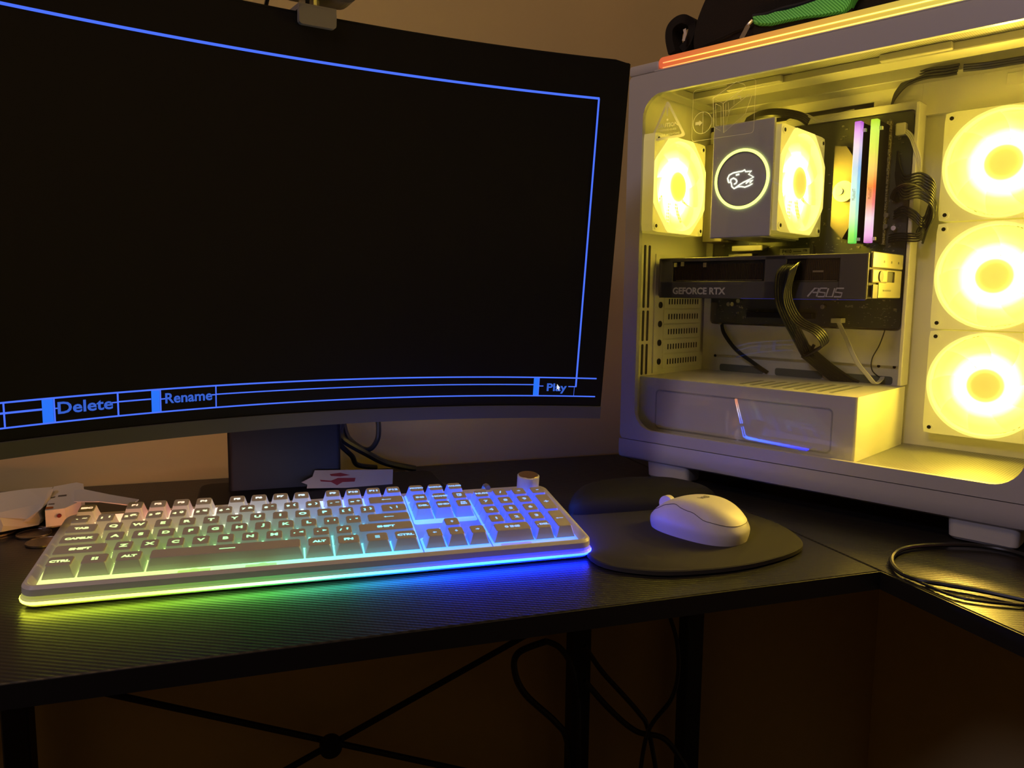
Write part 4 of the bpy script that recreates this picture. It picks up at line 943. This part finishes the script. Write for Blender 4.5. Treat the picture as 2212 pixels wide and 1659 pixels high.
wires('white_cable', [(0.0621,0.1650,0.4537), (0.0870,0.1600,0.4572), (0.1041,0.1650,0.4477), (0.1181,0.1720,0.4535), (0.1422,0.1740,0.4568)], 2, (0, 0.001, 0.0016), 0.0010, 'whitewire')
wires('white_cable', [(0.2040,0.1660,0.4232), (0.2134,0.1600,0.4144), (0.2198,0.1580,0.3994), (0.2241,0.1600,0.3849), (0.2203,0.1700,0.3684)], 3, (0.0014, 0, 0.001), 0.0011, 'whitewire', label='cream wires from plug at the board corner')
part(MB().box((0.1950, 0.162, 0.4180), (0.2060, MBV, 0.4320), 0.0015, 2), 'board_plug', 'whitewire')
wires('front_cable', [(-0.0194,0.1680,0.1925), (-0.0134,0.1660,0.1787), (0.0056,0.1650,0.1586), (0.0287,0.1680,0.1428), (0.0459,0.1790,0.1289)], 3, (0.0012, 0, 0.0012), 0.0011, label='thin black cable below the motherboard')
wires('white_cable', [(0.1409,0.1660,0.2021), (0.1527,0.1600,0.1844), (0.1721,0.1500,0.1548), (0.1866,0.1500,0.1379), (0.1934,0.1550,0.1292), (0.1945,0.1700,0.1316), (0.1935,0.1790,0.1348)], 4, (0.0012, 0, 0.0002), 0.0010, 'whitewire', label='flat white cable arcing to tray opening')
wires('thin_wire', [(0.1966,0.1680,0.1933), (0.1914,0.1680,0.1747), (0.1839,0.1680,0.1574), (0.1841,0.1700,0.1432), (0.1902,0.1790,0.1345)], 1, (0, 0, 0), 0.0007)
wires('thin_wire', [(0.2133,0.1900,0.2771), (0.2178,0.1900,0.2552), (0.2143,0.1850,0.2387)], 1, (0, 0, 0), 0.0009)
a_ = (0.1409,0.1660,0.2015); part(MB().box((a_[0] - 0.006, 0.158, a_[2] - 0.002), (a_[0] + 0.007, MBV, a_[2] + 0.004), 0.0006, 1), 'board_plug', 'whitewire')

# ---- prints on the glass
GV = 0.0058
gf = lambda a, b_, h: (a, GV + h, b_)
st = MB()
tri = [(-0.0135,-0.0000,0.4627), (-0.0368,0.0000,0.4181), (0.0126,0.0000,0.4187)]
cx_ = sum(p[0] for p in tri)/3; cz_ = sum(p[2] for p in tri)/3
def tri_r(k, r_):
    out = []
    P = [Vector((cx_ + (p[0]-cx_)*k, cz_ + (p[2]-cz_)*k)) for p in tri]
    for i in range(3):
        p = P[i]; a = (P[i-1] - p).normalized(); c_ = (P[(i+1) % 3] - p).normalized()
        for j in range(6):
            t = j / 5; q = p + a * r_ * (1-t)**2 + c_ * r_ * t**2
            out.append((q.x, q.y))
    return out
st.ring_prism(tri_r(1.05, 0.006), tri_r(0.84, 0.004), GV, GV + 0.0003, vw)
c0 = (-0.0131,-0.0000,0.4342); c1 = (-0.0128,0.0000,0.4285); c2 = (-0.0123,0.0000,0.4230); c3 = (-0.0137,-0.0000,0.4505); c4 = (-0.0130,-0.0000,0.4403)
lab = MB()
add_text(st, 'CAUTION', 0.0066, lambda a, c_: (c0[0] + a, GV, c0[2] + c_), 1.0, 0, 0.00015)
add_text(st, 'TEMPERED GLASS', 0.0032, lambda a, c_: (c1[0] + a, GV, c1[2] + c_), 1.0)
add_text(st, 'HANDLE WITH CARE', 0.0032, lambda a, c_: (c2[0] + a, GV, c2[2] + c_), 1.1)
st.prism([(c3[0] - 0.0012, c3[2] + 0.006), (c3[0] + 0.0016, c3[2] + 0.006), (c3[0] + 0.0008, c3[2] - 0.006), (c3[0] - 0.0004, c3[2] - 0.006)], GV, GV + 0.0003, vw)
st.cyl((c4[0], GV, c4[2]), 0.0013, 0.0003, 'Y', 16)
bmesh.ops.delete(st.bm, geom=[f for f in st.bm.faces if any(q.co.y > GV + 0.00005 for q in f.verts)], context='FACES')
part(st, 'caution_sticker', 'sticker')
dg = MB()
P0, P1 = (0.0210,0.0000,0.4102), (0.0990,0.0000,0.4684)
dg.ring_prism(rrect(P0[0], P0[2], P1[0], P1[2], 0.004, 4), rrect(P0[0] + 0.0004, P0[2] + 0.0004, P1[0] - 0.0004, P1[2] - 0.0004, 0.0037, 4), GV, GV + 0.0002, vw)
cc = (0.0344,-0.0000,0.4301)
cir = lambda r_: [(cc[0] + r_*math.cos(2*math.pi*k/32), cc[2] + r_*math.sin(2*math.pi*k/32)) for k in range(32)]
dg.ring_prism(cir(0.0124), cir(0.0118), GV, GV + 0.0002, vw)
dg.box((cc[0] + 0.0004, GV, cc[2] - 0.012), (cc[0] + 0.001, GV + 0.0002, cc[2] + 0.012))
dg.box((cc[0] - 0.009, GV, cc[2] - 0.0017), (cc[0] - 0.004, GV + 0.0002, cc[2] + 0.0017)).prism([(cc[0] - 0.004, cc[2] - 0.0035), (cc[0], cc[2]), (cc[0] - 0.004, cc[2] + 0.0035)], GV, GV + 0.0002, vw)
def ln(P, wd=0.0005): dg.ribbon([(p[0], p[2]) for p in P], wd, 0.0002, gf)
ln([(0.0473,-0.0000,0.4555), (0.0754,-0.0000,0.4687), (0.0851,-0.0000,0.4641), (0.0874,0.0000,0.4607), (0.0602,0.0000,0.4476), (0.0473,-0.0000,0.4555), (0.0494,-0.0000,0.4236), (0.0623,-0.0000,0.4152), (0.0602,0.0000,0.4476)], 0.0007)
ln([(0.0506,-0.0000,0.4488), (0.0522,0.0000,0.4252), (0.0588,-0.0000,0.4223), (0.0577,-0.0000,0.4447), (0.0506,-0.0000,0.4488)])
ln([(0.0691,0.0000,0.4401), (0.0911,-0.0000,0.4522), (0.0950,-0.0000,0.4511), (0.0880,0.0000,0.4320), (0.0631,-0.0000,0.4156), (0.0691,0.0000,0.4401)])
ln([(0.0634,0.0000,0.4468), (0.0640,-0.0000,0.4326)]); ln([(0.0668,-0.0000,0.4478), (0.0673,0.0000,0.4372)]); ln([(0.0735,-0.0000,0.4502), (0.0737,0.0000,0.4442)])
ln([(0.0778,-0.0000,0.4525), (0.0812,-0.0000,0.4519), (0.0819,0.0000,0.4483)], 0.0011)
bmesh.ops.delete(dg.bm, geom=[f for f in dg.bm.faces if any(q.co.y > GV + 0.00005 for q in f.verts)], context='FACES')
part(dg, 'diagram_sticker', 'sticker')

# ------------------------------------------------------------ bags on top of the tower
def on_tower(name, label, cat):
    e = empty(name, (0, 0, 0)); mw_ = Matrix.Translation((0.476, 0.831, DZ)) @ Matrix.Rotation(CY, 4, 'Z')
    e.matrix_world = mw_ @ Matrix.Translation((0.1, 0.1, 0.5112)); tag(e, label, cat); return e
bag = on_tower('fabric_bag', 'black fabric bag with side loop lying on top of white tower', 'bag')
OB = Vector((0.1, 0.1, 0.5112))
def bobj(mb, name, m, par, **k):
    bmesh.ops.translate(mb.bm, vec=-OB, verts=mb.bm.verts[:]); return mb.build(name, M[m], par, **k)
prof_b = [(-0.015, 0.512), (-0.022, 0.540), (-0.018, 0.566), (-0.006, 0.592), (0.010, 0.618), (0.040, 0.640), (0.090, 0.655), (0.160, 0.655), (0.230, 0.645), (0.280, 0.62), (0.300, 0.57), (0.295, 0.512)]
sp_ = [tuple(p) for p in spline([Vector((a, c_)) for a, c_ in prof_b], 5)]
cxb, czb = 0.135, 0.56
b = MB(); rings = []
rg = random.Random(5)
for v, k in ((0.050, 0.55), (0.053, 0.82), (0.060, 0.95), (0.075, 1.0), (0.12, 1.02), (0.165, 1.0), (0.185, 0.93), (0.195, 0.75), (0.197, 0.5)):
    rings.append([(cxb + (a - cxb) * k, v, max(0.5118, czb + (c_ - czb) * k)) for a, c_ in sp_])
b.loft(rings)
bobj(b, 'body', 'bag', bag, smooth=True)
bobj(MB().tube([(0.0060,0.0500,0.5319), (0.0322,0.0470,0.5352), (0.0557,0.0470,0.5394), (0.0832,0.0490,0.5389)], 0.0012, 6, 6), 'seam', 'bag', bag)
lp_ = MB(); LP = [(-0.0474,0.0750,0.5373), (-0.0522,0.0750,0.5542), (-0.0514,0.0750,0.5676), (-0.0421,0.0750,0.5745), (-0.0319,0.0780,0.5752), (-0.0258,0.0850,0.5678), (-0.0298,0.0850,0.5507), (-0.0401,0.0850,0.5415)]
LS = spline([Vector(p) for p in LP], 6)
rings = []
for i, p in enumerate(LS):
    t = (LS[min(i+1, len(LS)-1)] - LS[max(i-1, 0)]).normalized(); n_ = Vector((0, 1, 0)).cross(t).normalized()
    rings.append([tuple(p + n_*0.0052 - Vector((0, .012, 0))), tuple(p - n_*0.0052 - Vector((0, .012, 0))), tuple(p - n_*0.0052 + Vector((0, .012, 0))), tuple(p + n_*0.0052 + Vector((0, .012, 0)))])
lp_.loft(rings)
bobj(lp_, 'loop', 'bag', bag, smooth=True)
a_ = (-0.0293,0.0620,0.5546)
bobj(MB().ribbon([(a_[0], a_[2] + 0.007), (a_[0] + 0.0015, a_[2] + 0.001), (a_[0] - 0.001, a_[2] - 0.007)], 0.004, 0.0006, lambda x, y, h: (x, 0.062 + h, y)), 'tag', 'paper', bag)
pouch = on_tower('zip_pouch', 'bright green mesh pouch with navy edging lying against black bag', 'pouch')
gp_ = [(0.0744,0.0400,0.5452), (0.0901,0.0400,0.5430), (0.1009,0.0400,0.5440), (0.1143,0.0400,0.5428), (0.1310,0.0400,0.5432), (0.1501,0.0400,0.5448), (0.1646,0.0400,0.5482), (0.1954,0.0400,0.5464), (0.1873,0.0400,0.5362), (0.1839,0.0400,0.5297), (0.1784,0.0400,0.5264), (0.1560,0.0400,0.5279), (0.1358,0.0400,0.5306), (0.1149,0.0400,0.5315), (0.0961,0.0400,0.5318), (0.0822,0.0400,0.5349), (0.0759,0.0400,0.5383)]
P2 = [(p[0], p[2]) for p in gp_]; gcx = sum(p[0] for p in P2)/len(P2); gcz = sum(p[1] for p in P2)/len(P2)
b = MB().loft([[(gcx + (x - gcx)*k, v, gcz + (z - gcz)*k) for x, z in P2] for k, v in ((0.90, 0.0335), (0.97, 0.0355), (1.0, 0.040), (1.0, 0.046), (0.96, 0.0495))])
bobj(b, 'body', 'green', pouch, smooth=True)
bobj(MB().tube([(0.0743,0.0400,0.5467), (0.0900,0.0400,0.5451), (0.1088,0.0400,0.5465), (0.1308,0.0400,0.5461), (0.1499,0.0400,0.5481), (0.1645,0.0400,0.5510)], 0.0030, 8, 6), 'binding', 'navy', pouch)
zp = MB().tube([(0.0755,0.0360,0.5409), (0.0728,0.0340,0.5375), (0.0696,0.0340,0.5342)], 0.0022, 8, 4)
zp.ribbon([(p[0], p[2]) for p in ((0.0723,0.0330,0.5359), (0.0644,0.0330,0.5230))], 0.0058, 0.0012, lambda x, y, h: (x, 0.033 + h, y))
bobj(zp, 'zip_pull', 'metal', pouch)
# navy underside of the pouch keeps it resting on the tower
ub = [(0.0728,0.0460,0.5405), (0.1121,0.0460,0.5326), (0.1535,0.0460,0.5290), (0.1849,0.0460,0.5301)]
b = MB().loft([[(p[0], v, p[2]) for p in ub] + [(ub[-1][0], v, 0.5117), (ub[0][0] + 0.005, v, 0.5117)] for v in (0.041, 0.047)])
bobj(b, 'lining', 'bag', pouch)

# ------------------------------------------------------------ things on the desk
def slab(name, pts, z0, z1, m, label, cat, group=None):
    P = [Vector(p) for p in pts]; c = sum(P, Vector()) / len(P)
    b = MB().loft([[(p.x - c.x, p.y - c.y, 0) for p in P], [((p.x - c.x), (p.y - c.y), z1 - z0) for p in P]])
    o = b.build(name, M[m]); o.location = (c.x, c.y, z0); tag(o, label, cat, group); return o
cp_ = [(0.0576,0.8520,0.7865), (0.1436,0.8520,0.7821), (0.1407,0.8385,0.7652), (0.0481,0.8380,0.7703), (0.0488,0.8410,0.7736), (0.0427,0.8425,0.7763), (0.0547,0.8470,0.7806)]
cl_ = cp_[2]
card = MB().loft([[(x - cl_[0], y - cl_[1] + d_, z - cl_[2]) for x, y, z in cp_] for d_ in (0, 0.0007)]).build('picture_card', mat('beige_card', (0.36, 0.29, 0.20), 0.8)); card.location = cl_
tag(card, 'torn beige card with dark red figure leaning on the monitor foot behind keyboard', 'card')
b = MB()
def blot(pts): b.mesh([(p[0] - cl_[0], p[1] - cl_[1] - 0.0006, p[2] - cl_[2]) for p in pts], [tuple(range(len(pts)))])
blot([(0.0732,0.8490,0.7820), (0.0848,0.8500,0.7826), (0.0951,0.8480,0.7798), (0.0844,0.8470,0.7791), (0.0745,0.8475,0.7802)])
blot([(0.0624,0.8450,0.7774), (0.0741,0.8440,0.7758), (0.0818,0.8462,0.7779), (0.1009,0.8462,0.7767), (0.0995,0.8435,0.7732), (0.0864,0.8432,0.7736), (0.0802,0.8408,0.7710), (0.0740,0.8432,0.7745), (0.0632,0.8435,0.7757)])
b.build('figure', M['red'], card)

pk = empty('paper_packet', (-0.2346,0.8670,0.7500)); tag(pk, 'crumpled beige paper packet at the far left of the desk', 'packet')
def local(mb, e, name, m, **k):
    bmesh.ops.translate(mb.bm, vec=-Vector(e.location), verts=mb.bm.verts[:]); return mb.build(name, M[m], e, **k)
top = [(-0.2690,0.8683,0.7760), (-0.2494,0.8830,0.7760), (-0.2271,0.8921,0.7760), (-0.2068,0.9024,0.7740), (-0.2002,0.8457,0.7720), (-0.2021,0.8219,0.7680), (-0.2097,0.8175,0.7640), (-0.2292,0.8069,0.7700), (-0.2523,0.8106,0.7700)]
bot = [(x, y, DZ + 0.0062) for x, y, z in top]
mid = [(x + (0.002 if i % 2 else -0.002), y, DZ + 0.012) for i, (x, y, z) in enumerate(top)]
local(MB().loft([bot, mid, top]), pk, 'body', 'paper')
local(MB().loft([[(-0.2050,0.8759,0.7765), (-0.2020,0.8848,0.7765), (-0.2000,0.8761,0.7785), (-0.2030,0.8673,0.7785)], [(-0.1999,0.8270,0.7710), (-0.1986,0.8490,0.7710), (-0.1967,0.8409,0.7730), (-0.1980,0.8191,0.7730)], [(-0.2156,0.8221,0.7600), (-0.2107,0.8238,0.7600), (-0.2087,0.8163,0.7620), (-0.2137,0.8147,0.7620)]]), pk, 'folded_edge', 'paper')
sa = empty('printed_box', (-0.2071,0.9309,0.7500)); tag(sa, 'small white printed box with a red dot lying behind the keyboard corner', 'box')
tp = [(-0.2063,0.9043,0.7740), (-0.1877,0.9178,0.7740), (-0.1794,0.9090,0.7740), (-0.1717,0.8724,0.7740), (-0.1674,0.8340,0.7740), (-0.1764,0.8091,0.7740), (-0.1922,0.8055,0.7740), (-0.1987,0.8502,0.7740)]
local(MB().loft([[(x, y, DZ + 0.008) for x, y, z in tp], tp]), sa, 'body', 'paper')
pr = MB()
for q in ([(-0.1992,0.8546,0.7743), (-0.1949,0.8589,0.7743), (-0.1945,0.8533,0.7743), (-0.1988,0.8509,0.7743)], [(-0.1931,0.8621,0.7743), (-0.1860,0.8638,0.7743), (-0.1852,0.8580,0.7743), (-0.1923,0.8563,0.7743)], [(-0.1946,0.8302,0.7743), (-0.1895,0.8305,0.7743), (-0.1892,0.8269,0.7743), (-0.1942,0.8267,0.7743)]):
    pr.mesh(q, [(0, 1, 2, 3)])
local(pr, sa, 'print', 'dark')
local(MB().mesh([(-0.1938,0.8177,0.7744), (-0.1879,0.8177,0.7744), (-0.1868,0.8107,0.7744), (-0.1926,0.8091,0.7744)], [(0, 1, 2, 3)]), sa, 'orange_print', 'orange')
fx = (-0.1807,0.8071,0.7740); local(MB().cyl((fx[0], fx[1] - 0.0022, fx[2] - 0.006), 0.0018, 0.002, 'Y', 14), sa, 'red_dot', 'red')
slab('paper_strip', [(-0.1814,0.8770,0.7755), (-0.1724,0.8764,0.7755), (-0.1450,0.8473,0.7755), (-0.1136,0.8180,0.7755), (-0.1184,0.7984,0.7755), (-0.1489,0.8211,0.7755), (-0.1722,0.8279,0.7755)], DZ + 0.0246, DZ + 0.0256, 'white', 'plain white strip of card lying between printed box and keyboard', 'card')
coins = [(18, 1150, 0.0005), (92, 1156, 0.0005), (78, 1122, 0.0005), (118, 1135, 0.0027), (108, 1172, 0.0005), (14, 1126, 0.0005)]
labs = ['coin lying at the picture edge, left of the keyboard', 'coin nearest the left end of the keyboard in the middle of the pile', 'coin partly under the paper packet', 'coin resting on top of another coin beside the keyboard', 'coin in front of the pile with a bright rim', 'coin farthest left below the beige packet']
cm = None
for (x, y, z), lab in zip(((-0.2370, 0.8250, 0.0003), (-0.2035, 0.8100, 0.0003), (-0.2180, 0.8620, 0.0003), (-0.1930, 0.8350, 0.0026), (-0.1885, 0.7800, 0.0003), (-0.2520, 0.8560, 0.0003)), labs):
    if cm is None:
        o = MB().loft([[(r_*math.cos(2*math.pi*k/40), r_*math.sin(2*math.pi*k/40), zz) for k in range(40)] for r_, zz in ((0.0143, 0), (0.0148, 0.0003), (0.0148, 0.0018), (0.0143, 0.0021), (0.0133, 0.0021), (0.0130, 0.0017))]).build('coin', M['coin']); cm = o
    else:
        o = cm.copy(); C.objects.link(o)
    o.location = (x, y, DZ + z); tag(o, lab, 'coin', 'coins beside the keyboard')

# cables lying on the right wing of the desk
cable('looped_cable', [(0.6481,0.4664,0.7535), (0.6452,0.4990,0.7535), (0.6262,0.5209,0.7535), (0.5885,0.5321,0.7535), (0.5549,0.5313,0.7535), (0.5264,0.5152,0.7535), (0.5074,0.4910,0.7535), (0.5048,0.4696,0.7535), (0.5183,0.4528,0.7535), (0.5367,0.4311,0.7535), (0.5575,0.3983,0.7535)], 0.0022, 'thicker black cable lying in a wide loop on right wing of desk')
cable('thin_cable', [(0.5062,0.4803,0.7522), (0.5059,0.4590,0.7522), (0.5076,0.4345,0.7522), (0.5214,0.4181,0.7522), (0.5556,0.3967,0.7522)], 0.0013, 'thinner black cable along right desk edge below the looped cable')
